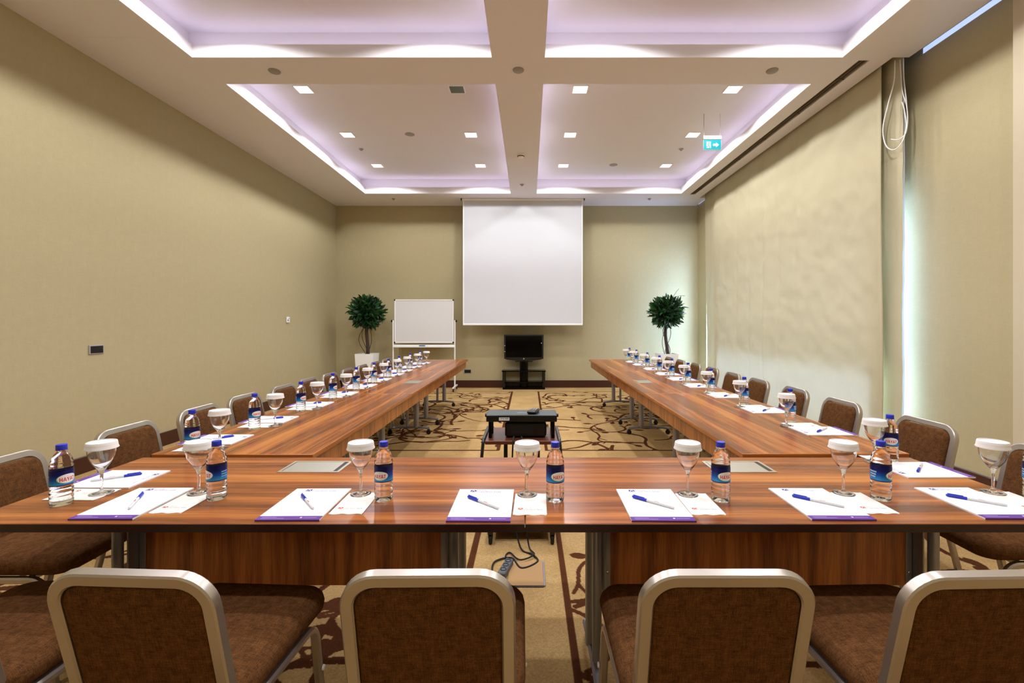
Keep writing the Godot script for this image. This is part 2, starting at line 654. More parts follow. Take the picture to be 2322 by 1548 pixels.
	m.emission_enabled = true
	m.emission_texture = m.albedo_texture
	m.emission_operator = BaseMaterial3D.EMISSION_OP_MULTIPLY
	m.emission = Color.WHITE
	m.emission_energy_multiplier = 0.12
	M.exit_face = m
	im = Image.create(120, 36, false, Image.FORMAT_RGB8)
	im.fill(Color(0.92, 0.92, 0.93))
	var rr := RandomNumberGenerator.new()
	rr.seed = 4
	for k in 26:
		im.fill_rect(Rect2i(10 + k * 4, 8, rr.randi_range(1, 3), 12), Color(0.25, 0.25, 0.3))
	M.sticker = printed(im)
	M.carpet = carpet_material()

# whole-floor carpet print: sand ground, four bordered panels of brown branches and leaves
const FX0 := -4.2
const FX1 := 4.0
const FZ0 := -9.8
const FZ1 := 1.0
func carpet_material() -> StandardMaterial3D:
	var W := 1536
	var H := 2022
	var k := W / (FX1 - FX0)
	var r := RandomNumberGenerator.new()
	r.seed = 21
	var ink := PackedByteArray()
	ink.resize(W * H)
	var dab := func(p: Vector2, rad: float, lim: Rect2) -> void:
		if not lim.has_point(p):
			return
		var cx := (p.x - FX0) * k
		var cy := (p.y - FZ0) * k
		var rp := rad * k
		for y in range(maxi(0, int(cy - rp)), mini(H, int(cy + rp) + 1)):
			for x in range(maxi(0, int(cx - rp)), mini(W, int(cx + rp) + 1)):
				if Vector2(x + 0.5 - cx, y + 0.5 - cy).length() <= rp + 0.3:
					ink[y * W + x] = 1
	# panels: x0, x1, depth0, depth1
	for pan in [[-3.3, -0.325, 4.92, 9.1], [0.188, 3.1, 4.92, 9.1], [-3.3, -0.325, 0.3, 4.45], [0.188, 3.1, 0.3, 4.45]]:
		var lim := Rect2(pan[0], -pan[3], pan[1] - pan[0], pan[3] - pan[2])
		var e := lim.end
		for side in [[lim.position, Vector2(e.x, lim.position.y)], [Vector2(e.x, lim.position.y), e - Vector2(0.001, 0.001)], [Vector2(lim.position.x, e.y - 0.001), e - Vector2(0.001, 0.001)], [lim.position, Vector2(lim.position.x, e.y)]]:
			var n := int(side[0].distance_to(side[1]) / 0.008)
			for i in n:
				dab.call(side[0].lerp(side[1], float(i) / n).clamp(lim.position, e - Vector2(0.002, 0.002)), 0.016, lim)
		for w in 52:
			var p := Vector2(r.randf_range(lim.position.x, e.x), r.randf_range(lim.position.y, e.y))
			var a := r.randf_range(0, TAU)
			var turn := 0.0
			var wide := r.randf_range(0.013, 0.021)
			var len_ := r.randf_range(0.9, 2.3)
			var steps := int(len_ / 0.009)
			for i in steps:
				turn = clampf(turn + r.randf_range(-0.02, 0.02), -0.05, 0.05)
				if r.randf() < 0.012:
					a += r.randf_range(-0.9, 0.9)
				a += turn
				p += Vector2(cos(a), sin(a)) * 0.009
				dab.call(p, wide * (1.0 - 0.35 * i / steps), lim)
				if r.randf() < 0.026:   # twig that ends in a leaf
					var sgn := 1.0 if r.randf() < 0.5 else -1.0
					var b := a + sgn * r.randf_range(0.45, 1.0)
					var q := p
					for j in r.randi_range(5, 16):
						b += sgn * 0.02
						q += Vector2(cos(b), sin(b)) * 0.01
						dab.call(q, 0.009, lim)
					if r.randf() < 0.8:
						var ll := r.randf_range(0.07, 0.115)
						for j in 13:
							var t := j / 12.0
							dab.call(q + Vector2(cos(b), sin(b)) * ll * t, 0.008 + 0.024 * sin(PI * t), lim)
	var im := Image.create(W, H, false, Image.FORMAT_RGB8)
	var sand := Color8(190, 158, 108)
	var sand2 := Color8(176, 145, 97)
	var brown := Color8(84, 50, 32)
	var n := noise(3, 0.012, 3)
	var data := PackedByteArray()
	data.resize(W * H * 3)
	var i := 0
	for y in H:
		var slow := 0.0
		for x in W:
			if x % 4 == 0:
				slow = n.get_noise_2d(x, y)
			var f := 1.0 + 0.16 * (r.randf() - 0.5)
			var c := brown if ink[i] == 1 else sand.lerp(sand2, clampf(0.5 + slow, 0, 1))
			data[i * 3] = clampi(int(c.r8 * f), 0, 255)
			data[i * 3 + 1] = clampi(int(c.g8 * f), 0, 255)
			data[i * 3 + 2] = clampi(int(c.b8 * f), 0, 255)
			i += 1
	im.set_data(W, H, false, Image.FORMAT_RGB8, data)
	var m := mat(Color.WHITE, 1.0, 0.0, 0.05)
	m.albedo_texture = tex(im)
	m.texture_repeat = false
	return m

# ------------------------------------------------------------------ lights
const LAMP_E := 1.75
const LAMP_COL := Color(0.975, 0.98, 1.0)
const COVE_E := 0.12

func area(parent: Node3D, at: Vector3, euler: Vector3, size: Vector2, e: float, col: Color) -> void:
	var l := AreaLight3D.new()
	l.name = "lamp_light"
	l.area_size = size
	l.area_normalize_energy = true
	l.light_energy = e
	l.light_color = col
	l.area_range = 30.0
	l.area_attenuation = 2.0
	l.shadow_enabled = true
	parent.add_child(l, true)
	l.position = at
	l.rotation = euler

# ------------------------------------------------------------------ scene
func _ready() -> void:
	rng.seed = 7
	var cam := Camera3D.new()
	cam.name = "camera"
	add_child(cam)
	cam.position = Vector3(0, CAM_H, 0)
	cam.near = 0.05
	cam.far = 60.0
	cam.projection = Camera3D.PROJECTION_FRUSTUM
	cam.size = 0.05 * 1548.0 / FOCAL
	cam.frustum_offset = Vector2((1161.0 - VPX) / FOCAL, -(774.0 - VPY) / FOCAL) * 0.05
	cam.current = true
	var env := Environment.new()
	env.background_mode = Environment.BG_COLOR
	env.background_color = Color(0.66, 0.80, 1.0)
	env.background_energy_multiplier = 46.0
	env.tonemap_mode = Environment.TONE_MAPPER_LINEAR
	env.tonemap_exposure = 1.1
	env.sdfgi_enabled = true
	env.ssao_enabled = true
	env.ssil_enabled = true
	var we := WorldEnvironment.new()
	we.name = "world_environment"
	we.environment = env
	add_child(we)
	make_materials()
	room()
	ceiling_fittings()
	window_side()
	back_of_room()
	tables()
	chairs()
	settings()
	cart()
	wall_fittings()

func room() -> void:
	# floor with the printed carpet: a slab whose top carries uv over the whole carpet
	var st := new_st()
	box(st, Vector3(FX0, -0.1, FZ0), Vector3(FX1, -0.001, FZ1))
	var slab := struct("floor", st, M.dark_inside)
	st = new_st()
	quad(st, [Vector3(FX0, 0, FZ0), Vector3(FX1, 0, FZ0), Vector3(FX1, 0, FZ1), Vector3(FX0, 0, FZ1)], Vector3.UP, [Vector2(0, 0), Vector2(1, 0), Vector2(1, 1), Vector2(0, 1)])
	part("carpet", st, M.carpet, slab)
	struct("wall_left", rboxm(LEFT - 0.15, LEFT, 0, 4.3, NEAR - 0.15, BACK + 0.15), M.wall)
	struct("wall_back", rboxm(LEFT, 3.8, 0, 4.3, BACK, BACK + 0.15), M.wall)
	struct("wall_front", rboxm(LEFT, 3.8, 0, 4.3, NEAR - 0.15, NEAR), M.wall)
	# curtain side wall with its window opening
	st = new_st()
	rbox(st, 3.60, 3.80, 0, 3.81, NEAR, 4.45)
	rbox(st, 3.60, 3.80, 2.55, 3.81, 4.45, 9.2)
	rbox(st, 3.60, 3.80, 0, 0.06, 4.45, 9.2)
	rbox(st, 3.53, 3.80, 0, 3.81, 9.2, BACK)
	rbox(st, 3.64, 3.80, 3.81, 4.3, NEAR, BACK)
	var wr := struct("wall_right", st, M.wall)
	part("pilaster", rboxm(3.52, 3.60, 0, 3.81, NEAR, 3.37, 0.004), M.pilaster, wr)
	# baseboards
	struct("baseboard_left", rboxm(LEFT, LEFT + 0.018, 0, 0.15, NEAR, BACK, 0.004), M.base_board)
	struct("baseboard_back", rboxm(LEFT + 0.018, 3.53, 0, 0.15, BACK - 0.018, BACK, 0.004), M.base_board)
	st = new_st()
	rbox(st, 3.582, 3.60, 0, 0.15, 3.37, 4.45, 0.004)
	rbox(st, 3.502, 3.52, 0, 0.15, NEAR, 3.37, 0.004)
	rbox(st, 3.512, 3.53, 0, 0.15, 9.2, BACK - 0.018, 0.004)
	struct("baseboard_right", st, M.base_board)
	# ceiling: soffit grid, coffers with a shelf for the cove light, upper slab
	st = new_st()
	rbox(st, LEFT - 0.15, 3.8, TOP, TOP + 0.2, NEAR - 0.15, BACK + 0.15)
	var ce := struct("ceiling", st, M.ceiling)
	st = new_st()
	var y0 := CEIL
	var y1 := CEIL + 0.12
	rbox(st, LEFT, -3.09, y0, y1, NEAR, BACK)
	rbox(st, -0.34, 0.148, y0, y1, NEAR, BACK)
	rbox(st, 2.88, 3.065, y0, y1, NEAR, BACK)
	rbox(st, 3.065, 3.165, y0, y1, NEAR, 4.3)
	rbox(st, 3.065, 3.165, y0, y1, 8.81, BACK)
	rbox(st, 3.165, 3.34, y0, y1, NEAR, BACK)
	rbox(st, 3.34, 3.49, y0, y1, NEAR, 4.25)
	rbox(st, 3.34, 3.49, y0, y1, 9.05, BACK)
	for xs in [[-3.09, -0.34], [0.148, 2.88]]:
		rbox(st, xs[0], xs[1], y0, y1, 8.74, BACK)
		rbox(st, xs[0], xs[1], y0, y1, 4.25, 4.725)
		rbox(st, xs[0], xs[1], y0, y1, NEAR, 0.25)
	part("soffit", st, M.ceiling, ce)
	st = new_st()
	var g := 0.13
	rbox(st, LEFT, -3.09 - g, y1, TOP, NEAR, BACK)
	rbox(st, -0.34 + g, 0.148 - g, y1, TOP, NEAR, BACK)
	rbox(st, 2.88 + g, 3.34, y1, TOP, NEAR, BACK)
	for xs in [[-3.09 - g, -0.34 + g], [0.148 - g, 2.88 + g]]:
		rbox(st, xs[0], xs[1], y1, TOP, 8.74 + g, BACK)
		rbox(st, xs[0], xs[1], y1, TOP, 4.25 + g, 4.725 - g)
		rbox(st, xs[0], xs[1], y1, TOP, NEAR, 0.25 - g)
	part("cove_wall", st, M.ceiling, ce)
	# access hatches, flush panels with a shadow gap
	part("access_hatch", rboxm(-3.78, -3.28, CEIL - 0.002, CEIL + 0.001, 3.95, 4.55), M.ceiling, ce)
	part("access_hatch", rboxm(1.30, 1.72, TOP - 0.002, TOP + 0.001, 6.2, 7.3), M.ceiling, ce)

func coffers() -> Array:
	return [[-3.09, -0.34, 4.725, 8.74], [0.148, 2.88, 4.725, 8.74], [-3.09, -0.34, 0.25, 4.25], [0.148, 2.88, 0.25, 4.25]]

func ceiling_fittings() -> void:
	# recessed square downlights, one of them out
	var xs := [-2.65, -0.845, 0.605, 2.40]
	var cols := ["along the plain wall", "beside the beam on the plain-wall side", "beside the beam on the curtain side", "along the curtain"]
	var ds := [8.10, 6.77, 5.45, 3.625, 2.295, 0.975]
	for i in xs.size():
		for j in ds.size():
			var dead := i == 1 and j == 2
			var at := Vector3(xs[i], TOP, -ds[j])
			var t := thing("recessed_downlight", ("unlit square ceiling downlight with a dark green-grey glass" if dead else "lit square ceiling downlight, %s from the screen, %s" % [ORD[j], cols[i]]), "ceiling light", at, 0.0, "square ceiling downlights")
			var st := new_st()
			var w := 0.088
			for s in [-1, 1]:
				box(st, Vector3(-w, -0.006, s * w - 0.007), Vector3(w, 0.0, s * w + 0.007), 0.001)
				box(st, Vector3(s * w - 0.007, -0.006, -w + 0.007), Vector3(s * w + 0.007, 0.0, w - 0.007), 0.001)
			part("frame", st, M.white, t)
			var lens := part("lens", boxm(Vector3(-0.081, -0.004, -0.081), Vector3(0.081, 0.0, 0.081)), M.lamp_lens, t)
			if dead:
				lens.material_override = mat(Color8(88, 100, 92), 0.2)
			else:
				var l := SpotLight3D.new()
				l.name = "lamp_light"
				l.light_energy = LAMP_E
				l.light_color = LAMP_COL
				l.light_size = 0.075
				l.spot_angle = 77.0
				l.spot_angle_attenuation = 0.10
				l.spot_range = 30.0
				l.spot_attenuation = 2.0
				l.shadow_enabled = true
				t.add_child(l)
				l.position = Vector3(0, -0.02, 0)
				l.rotation.x = -PI / 2
	# cove light strips on the shelf behind the lip of each coffer
	var names := ["plain-wall coffer by the screen", "curtain-side coffer by the screen", "plain-wall coffer over the cross table", "curtain-side coffer over the cross table"]
	var ci := 0
	for c in coffers():
		var y := CEIL + 0.122
		for s in 4:
			var st := new_st()
			var ce: Vector3
			var size: Vector2
			if s < 2:
				var d: float = c[2] - 0.045 if s == 0 else c[3] + 0.045
				box(st, Vector3(c[0], 0, -0.008), Vector3(c[1], 0.01, 0.008))
				ce = Vector3((c[0] + c[1]) / 2, y, -d)
				size = Vector2(c[1] - c[0], 0.015)
			else:
				var x: float = c[0] - 0.045 if s == 2 else c[1] + 0.045
				box(st, Vector3(-0.008, 0, -c[3]), Vector3(0.008, 0.01, -c[2]))
				ce = Vector3(x, y, -(c[2] + c[3]) / 2)
				size = Vector2(0.015, c[3] - c[2])
			var side: String = ["cross-table side", "screen side", "plain-wall side", "curtain side"][s]
			var o := solo("cove_light_strip", st, M.led, "hidden violet cove light, %s of the %s" % [side, names[ci]], "light strip", "cove light strips")
			if s < 2:
				o.position = Vector3(0, y, ce.z)
				area(o, Vector3(ce.x, 0.013, 0), Vector3(PI / 2, 0, 0), size, COVE_E * (c[1] - c[0]) / 3.0, Color(0.95, 0.905, 1.0))
			else:
				o.position = Vector3(ce.x, y, 0)
				area(o, Vector3(0, 0.013, ce.z), Vector3(PI / 2, 0, 0), size, COVE_E * (c[3] - c[2]) / 3.0, Color(0.95, 0.905, 1.0))
		ci += 1
	# round ceiling devices
	for p in [[-2.46, 4.48, CEIL, 0.055, "on the crossbeam by the plain wall"], [-0.10, 4.46, CEIL, 0.055, "where the ceiling beams cross"], [2.35, 4.47, CEIL, 0.055, "on the crossbeam by the curtain"]]:
		var st := new_st()
		lathe(st, [Vector2(0, -0.012), Vector2(p[3] * 0.9, -0.011), Vector2(p[3], -0.004), Vector2(p[3], 0)], 28)
		var o := solo("ceiling_speaker", st, M.grey_ring, "small round grey ceiling disc " + p[4], "speaker", "round ceiling discs")
		o.position = Vector3(p[0], p[2], -p[1])
	for p in [[-1.735, 6.75, 0.07, "in the coffer on the plain-wall side"], [1.475, 8.06, 0.07, "in the coffer on the curtain side"]]:
		var st := new_st()
		lathe(st, [Vector2(0, -0.006), Vector2(p[2] * 0.8, -0.008), Vector2(p[2], -0.004), Vector2(p[2], 0)], 28)
		var t := thing("coffer_speaker", "flush round grey loudspeaker " + p[3], "speaker", Vector3(p[0], TOP, -p[1]), 0.0, "loudspeakers in the coffers")
		part("rim", st, M.grey_ring, t)
		st = new_st()
		lathe(st, [Vector2(0, -0.012), Vector2(p[2] * 0.6, -0.010), Vector2(p[2] * 0.62, -0.006)], 24)
		part("grille", st, M.grey_ring, t)
	for p in [[-2.65, 7.32, TOP, "in the plain-wall coffer"], [2.41, 7.32, TOP, "in the curtain-side coffer"], [-2.66, 9.1, CEIL, "on the soffit beside the screen, plain-wall side"], [2.37, 9.1, CEIL, "on the soffit beside the screen, curtain side"], [-0.12, 8.16, CEIL, "on the beam in front of the screen"]]:
		var st := new_st()
		lathe(st, [Vector2(0, -0.03), Vector2(0.016, -0.028), Vector2(0.018, -0.012), Vector2(0.034, -0.008), Vector2(0.036, 0)], 20)
		var o := solo("sprinkler_head", st, M.grey_ring, "tiny round sprinkler head " + p[3], "sprinkler", "sprinkler heads")
		o.position = Vector3(p[0], p[2], -p[1])
	var sd := thing("smoke_detector", "white domed smoke detector on the ceiling beam", "detector", Vector3(-0.115, CEIL, -6.73))
	var s2 := new_st()
	lathe(s2, [Vector2(0, -0.045), Vector2(0.03, -0.043), Vector2(0.045, -0.03), Vector2(0.05, -0.016), Vector2(0.055, -0.014), Vector2(0.055, 0)], 28)
	part("dome", s2, M.white, sd)
	s2 = new_st()
	lathe(s2, [Vector2(0.047, -0.030), Vector2(0.0515, -0.026), Vector2(0.053, -0.018)], 28)
	part("vent_ring", s2, M.dark_slot, sd)
	# linear air slot
	var v := thing("air_vent", "long brown linear air slot in the ceiling edge beside the curtain", "vent", Vector3(3.115, CEIL, -6.555))
	part("backing", boxm(Vector3(-0.048, 0.012, -2.25), Vector3(0.048, 0.03, 2.25)), M.dark_slot, v)
	for k in 2:
		part("slat", boxm(Vector3(-0.020 + k * 0.034, 0.001, -2.25), Vector3(-0.016 + k * 0.034, 0.012, 2.25)), M.dark_slot, v)
	for k in 6:
		part("divider", boxm(Vector3(-0.048, 0.003, -1.9 + k * 0.76), Vector3(0.048, 0.012, -1.89 + k * 0.76)), M.dark_slot, v)
	# exit sign on two wires
	var e := thing("exit_sign", "teal hanging exit sign with white running figure and arrow", "sign", Vector3(2.41, 3.622, -6.09))
	part("panel", boxm(Vector3(-0.118, 0, -0.012), Vector3(0.118, 0.138, 0.008), 0.002), M.white, e)
	var st3 := new_st()
	quad(st3, [Vector3(-0.115, 0.003, 0.0085), Vector3(0.115, 0.003, 0.0085), Vector3(0.115, 0.135, 0.0085), Vector3(-0.115, 0.135, 0.0085)], Vector3.BACK, [Vector2(0, 1), Vector2(1, 1), Vector2(1, 0), Vector2(0, 0)])
	part("pictogram", st3, M.exit_face, e)
	part("bracket", boxm(Vector3(-0.12, 0.138, -0.02), Vector3(0.12, 0.185, 0.02), 0.003), M.white, e)
	for s in [-1, 1]:
		var w := new_st()
		tube(w, [Vector3(s * 0.105, 0.185, 0), Vector3(s * 0.108, 0.33, 0.004), Vector3(s * 0.105, TOP - 3.622, 0)], 0.0022 if s > 0 else 0.004, 6)
		part("wire", w, M.grey_ring, e)
	# bright blue line atop the curtain-side wall: glowing strips added inside the gap
	for seg in [[NEAR + 0.02, 4.23, "over the plain stretch of the curtain-side wall"], [9.08, BACK - 0.02, "over the short pier between curtain and back wall"]]:
		var stg := new_st()
		var x := 3.602 if seg[0] < 5.0 else 3.535
		rbox(stg, x, x + 0.02, 3.812, 3.862, seg[0], seg[1])
		var o := solo("added_gap_glow", stg, M.gap_glow, "added bluish glow in the ceiling gap " + seg[2], "light strip")
		area(o, Vector3(x - 0.002, 3.838, -(seg[0] + seg[1]) / 2), Vector3(0, PI / 2, 0), Vector2(seg[1] - seg[0], 0.04), 0.012 * (seg[1] - seg[0]), Color(0.7, 0.78, 1.0))  # light of the added glow strip

func curtain_mesh(x: float, d0: float, d1: float, h0: float, h1: float, amp: float, seed_: int, slant := 0.0) -> SurfaceTool:
	var st := new_st()
	var n := noise(seed_, 0.9, 3)
	var n2 := noise(seed_ + 1, 2.2, 2)
	var P := []
	var C := maxi(10, int((d1 - d0) / 0.035))
	var R := 90
	for r in R + 1:
		var row := PackedVector3Array()
		var h: float = lerp(h0, h1, float(r) / R)
		for c in C + 1:
			var f := float(c) / C
			var d: float = lerp(d0, d1 - slant * (h1 - h) / (h1 - h0), f)
			var wr := amp * (n.get_noise_2d(d * 1.6, h * 0.8) + 0.6 * n2.get_noise_2d(d * 1.2 + h * 0.5, h * 1.8 - d))
			# sewn seams between the widths of cloth
			var sm: float = absf(fposmod(d, 0.42) / 0.42 - 0.5) * 2.0
			wr += 0.014 * pow(sm, 22.0)
			row.append(Vector3(x + wr, h, -d))
		P.append(row)
	grid(st, P, false, false)
	return st

func window_side() -> void:
	# window: frame and three panes
	var fr := new_st()
	for d in [4.45, 6.02, 7.6, 9.17]:
		rbox(fr, 3.68, 3.74, 0.06, 2.55, d, d + 0.03 if d > 4.5 else d + 0.05)
	rbox(fr, 3.68, 3.74, 0.06, 0.12, 4.5, 9.17)
	rbox(fr, 3.68, 3.74, 2.49, 2.55, 4.5, 9.17)
	var w := struct("window_1", fr, M.white)
	for d in [[4.5, 6.02], [6.05, 7.6], [7.63, 9.17]]:
		part("pane", rboxm(3.705, 3.713, 0.12, 2.49, d[0], d[1]), M.pane, w)
	var c := thing("curtain", "wide cream fabric curtain with stitched widths hanging over the window", "curtain", Vector3.ZERO)
	part("cloth", curtain_mesh(3.385, 4.46, 8.45, 0.03, 3.95, 0.014, 3), M.curtain, c)
	part("added_lining", curtain_mesh(3.515, 4.50, 8.44, 0.85, 3.94, 0.010, 3), M.added_lining, c)  # added unseen, cut short so daylight brightens the lower cloth
	# folded hem at the edge towards the room
	var hem := new_st()
	var pts := []
	for k in 30:
		var h := 0.03 + 3.92 * k / 29.0
		pts.append(Vector3(3.372 + 0.006 * sin(h * 2.1), h, -4.45 + 0.012 * sin(h * 1.3)))
	sweep(hem, pts, rect_sec(0.05, 0.014, 0.005), false, Vector3.RIGHT)
	part("hem", hem, M.curtain, c)
	var sp := solo("curtain_side_panel", curtain_mesh(3.45, 4.275, 4.62, 0.03, 3.95, 0.008, 13), M.curtain, "narrow cream side panel of cloth behind the curtain edge, beside cords", "curtain", "narrow curtain side panels")
	part("added_lining", curtain_mesh(3.472, 4.28, 4.615, 0.05, 3.94, 0.006, 13), M.added_lining, sp)  # added white backing, keeps the daylight glow on the wall neutral
	sp = solo("curtain_side_panel", curtain_mesh(3.45, 8.34, 9.08, 0.03, 3.95, 0.008, 17, 0.16), M.curtain, "narrow cream side panel of cloth behind the curtain edge, beside potted tree", "curtain", "narrow curtain side panels")
	part("added_lining", curtain_mesh(3.472, 8.345, 9.07, 0.05, 3.94, 0.006, 17, 0.16), M.added_lining, sp)  # same added backing, for the bounced daylight at this end
	# rail in the ceiling pocket
	solo("curtain_rail", rboxm(3.36, 3.53, 3.95, 3.98, 4.27, 9.04), M.white, "white curtain rail in the ceiling pocket above the cream curtain", "rail")
	# loose cords at the near edge
	var cords := [
		[Vector3(3.40, 3.79, -4.30), Vector3(3.40, 3.60, -4.31), Vector3(3.385, 3.42, -4.36), Vector3(3.365, 3.2, -4.40), Vector3(3.37, 3.03, -4.37), Vector3(3.40, 2.965, -4.31), Vector3(3.43, 3.02, -4.25), Vector3(3.452, 3.15, -4.235), Vector3(3.44, 3.3, -4.24), Vector3(3.425, 3.38, -4.25)],
		[Vector3(3.455, 3.79, -4.27), Vector3(3.45, 3.62, -4.26), Vector3(3.455, 3.45, -4.245), Vector3(3.468, 3.25, -4.24), Vector3(3.455, 3.10, -4.24), Vector3(3.42, 3.05, -4.28), Vector3(3.385, 3.07, -4.33)],
		[Vector3(3.44, 3.79, -4.29), Vector3(3.435, 3.5, -4.26), Vector3(3.45, 3.35, -4.232), Vector3(3.46, 3.2, -4.228), Vector3(3.44, 3.08, -4.23)]]
	for k in cords.size():
		var st := new_st()
		tube(st, smooth_path(cords[k], 6), 0.005 if k != 2 else 0.004, 7)
		part("pull_cord", st, M.white, c)

func smooth_path(p: Array, sub := 5) -> Array:
	var out := []
	for i in p.size() - 1:
		var a: Vector3 = p[maxi(i - 1, 0)]
		var d: Vector3 = p[mini(i + 2, p.size() - 1)]
		for k in sub:
			out.append(p[i].cubic_interpolate(p[i + 1], a, d, float(k) / sub))
	out.append(p[p.size() - 1])
	return out

# ------------------------------------------------------------------ end of the room
func back_of_room() -> void:
	# projection screen
	var s := thing("projection_screen", "large white projection screen pulled down from the ceiling", "projection screen", Vector3(-0.117, 1.30, -9.11))
	var P := []
	var n := noise(5, 0.8, 2)
	for r in 31:
		var row := PackedVector3Array()
		for c in 31:
			var x := lerpf(-1.16, 1.16, c / 30.0)
			var y := lerpf(0.03, 2.45, r / 30.0)
			row.append(Vector3(x, y, 0.006 * n.get_noise_2d(x * 1.5, y * 1.5)))
		P.append(row)
	var st := new_st()
	grid(st, P, false, false)
	part("cloth", st, M.screen_cloth, s)
	for k in [-1, 1]:
		part("border", boxm(Vector3(k * 1.168 - 0.010, 0.03, -0.004), Vector3(k * 1.168 + 0.010, 2.45, 0.010)), M.white, s)
	part("weight_bar", boxm(Vector3(-1.178, 0, -0.016), Vector3(1.178, 0.034, 0.016), 0.006), M.white_gloss, s)
	part("housing", boxm(Vector3(-1.20, 2.45, -0.04), Vector3(1.20, 2.487, 0.03), 0.004), M.white, s)
	for k in [-1, 1]:
		part("bracket", boxm(Vector3(k * 1.205 - 0.012, 2.455, -0.045), Vector3(k * 1.205 + 0.012, 2.49, 0.035)), M.black, s)
	# whiteboard on wheels
	var w := thing("whiteboard", "mobile whiteboard on a white wheeled stand beside the projection screen", "whiteboard", Vector3(-2.08, 0, -9.2))
	part("board", boxm(Vector3(-0.575, 0.965, -0.006), Vector3(0.575, 1.795, 0.010)), mat(Color(0.83, 0.825, 0.82), 0.3), w)
	st = new_st()
	box(st, Vector3(-0.588, 1.79, -0.014), Vector3(0.588, 1.812, 0.016), 0.003)
	box(st, Vector3(-0.588, 0.95, -0.014), Vector3(0.588, 0.972, 0.016), 0.003)
	for k in [-1, 1]:
		box(st, Vector3(k * 0.577 - 0.011, 0.972, -0.014), Vector3(k * 0.577 + 0.011, 1.79, 0.016), 0.003)
	part("board_frame", st, M.white_gloss, w)
	for x in [-1, 1]:
		for y in [0.961, 1.801]:
			part("corner_cap", boxm(Vector3(x * 0.580 - 0.014, y - 0.014, -0.018), Vector3(x * 0.580 + 0.014, y + 0.014, 0.020), 0.004), M.black, w)
	for x in [-1, 1]:
		part("post", boxm(Vector3(x * 0.612 - 0.013, 0.09, -0.016), Vector3(x * 0.612 + 0.013, 1.40, 0.016), 0.004), M.white_gloss, w)
		var kn := new_st()
		lathe(kn, [Vector2(0, 0), Vector2(0.022, 0.001), Vector2(0.024, 0.018), Vector2(0.016, 0.03), Vector2(0, 0.031)], 16, Transform3D(Basis(Vector3.BACK, -x * PI / 2), Vector3(x * 0.625, 1.385, 0)))
		part("knob", kn, M.black, w)
		part("foot", boxm(Vector3(x * 0.612 - 0.018, 0.065, -0.27), Vector3(x * 0.612 + 0.018, 0.095, 0.22), 0.005), M.white_gloss, w)
		for z in [-0.24, 0.19]:
			var ca := new_st()
			castor(ca, Vector3(x * 0.612, 0, z), 0.030)
			part("castor", ca, M.black, w)
	st = new_st()
	box(st, Vector3(-0.60, 0.865, -0.012), Vector3(0.60, 0.915, 0.012), 0.003)
	box(st, Vector3(-0.60, 0.865, 0.010), Vector3(0.60, 0.872, 0.075), 0.002)
	box(st, Vector3(-0.60, 0.870, 0.070), Vector3(0.60, 0.885, 0.075))
	part("pen_tray", st, M.white_gloss, w)
	var er := thing("board_eraser", "small blue-grey board eraser on the whiteboard tray", "eraser", Vector3(-2.08 - 0.03, 0.8722, -9.158))
	part("felt", boxm(Vector3(-0.055, 0, -0.02), Vector3(0.055, 0.016, 0.02)), M.grey_ring, er)
	part("grip", boxm(Vector3(-0.058, 0.016, -0.022), Vector3(0.058, 0.036, 0.022), 0.006), mat(Color8(70, 120, 160), 0.5), er)
	# television on a stand
	var t := thing("tv_stand", "black glass television stand with a central column", "tv stand", Vector3(-0.10, 0, -9.50))
	part("base_shelf", boxm(Vector3(-0.43, 0.0, -0.13), Vector3(0.43, 0.035, 0.13), 0.004), M.black_gloss, t)
	part("middle_shelf", boxm(Vector3(-0.40, 0.125, -0.12), Vector3(0.40, 0.155, 0.12), 0.004), M.black_gloss, t)
	part("top_shelf", boxm(Vector3(-0.445, 0.36, -0.14), Vector3(0.445, 0.385, 0.14), 0.004), M.black_gloss, t)
	for x in [-1, 1]:
		for z in [-0.10, 0.10]:
			part("leg", boxm(Vector3(x * 0.405 - 0.028, 0.035, z - 0.02), Vector3(x * 0.405 + 0.028, 0.36, z + 0.02), 0.006), M.black, t)
	var col := new_st()
	sweep(col, [Vector3(0, 0.035, -0.03), Vector3(0, 0.70, -0.03)], circle(0.085, 24), true, Vector3.RIGHT)
	part("column", col, M.black_gloss, t)
	part("mount_arm", boxm(Vector3(-0.18, 0.555, 0.03), Vector3(0.18, 0.57, 0.06), 0.003), M.black, t)
	var tv := thing("television", "flat black television switched off on the black stand", "television", Vector3(-0.10, 0.58, -9.40))
	var sh := new_st()
	var outline := [Vector2(-0.395, 0.53), Vector2(0.395, 0.53), Vector2(0.40, 0.52), Vector2(0.395, 0.045), Vector2(0.33, 0.025), Vector2(0.15, 0.005), Vector2(0, 0.0), Vector2(-0.15, 0.005), Vector2(-0.33, 0.025), Vector2(-0.395, 0.045), Vector2(-0.40, 0.52)]
	extrude(sh, outline, 0.0, 0.055)
	part("housing", sh, M.black, tv)
	part("display", boxm(Vector3(-0.365, 0.075, 0.0555), Vector3(0.365, 0.505, 0.0575)), M.black_gloss, tv)
	var lg := new_st()
	lathe(lg, [Vector2(0, 0), Vector2(0.014, 0), Vector2(0.014, 0.002), Vector2(0, 0.003)], 16, Transform3D(Basis(Vector3.RIGHT, PI / 2), Vector3(0, 0.045, 0.0552)))
	part("emblem", lg, M.grey_ring, tv)
	for p in [Vector2(-0.383, 0.31), Vector2(-0.383, 0.19), Vector2(0.355, 0.36)]:
		part("indicator", boxm(Vector3(p.x - 0.006, p.y - 0.008, 0.0555), Vector3(p.x + 0.006, p.y + 0.008, 0.0585)), M.white, tv)
	potted_tree(Vector3(-3.165, 0, -9.07), 51, "ball-headed potted tree in a white planter beside the whiteboard")
	potted_tree(Vector3(2.70, 0, -9.07), 83, "ball-headed potted tree in a white planter beside the curtain")

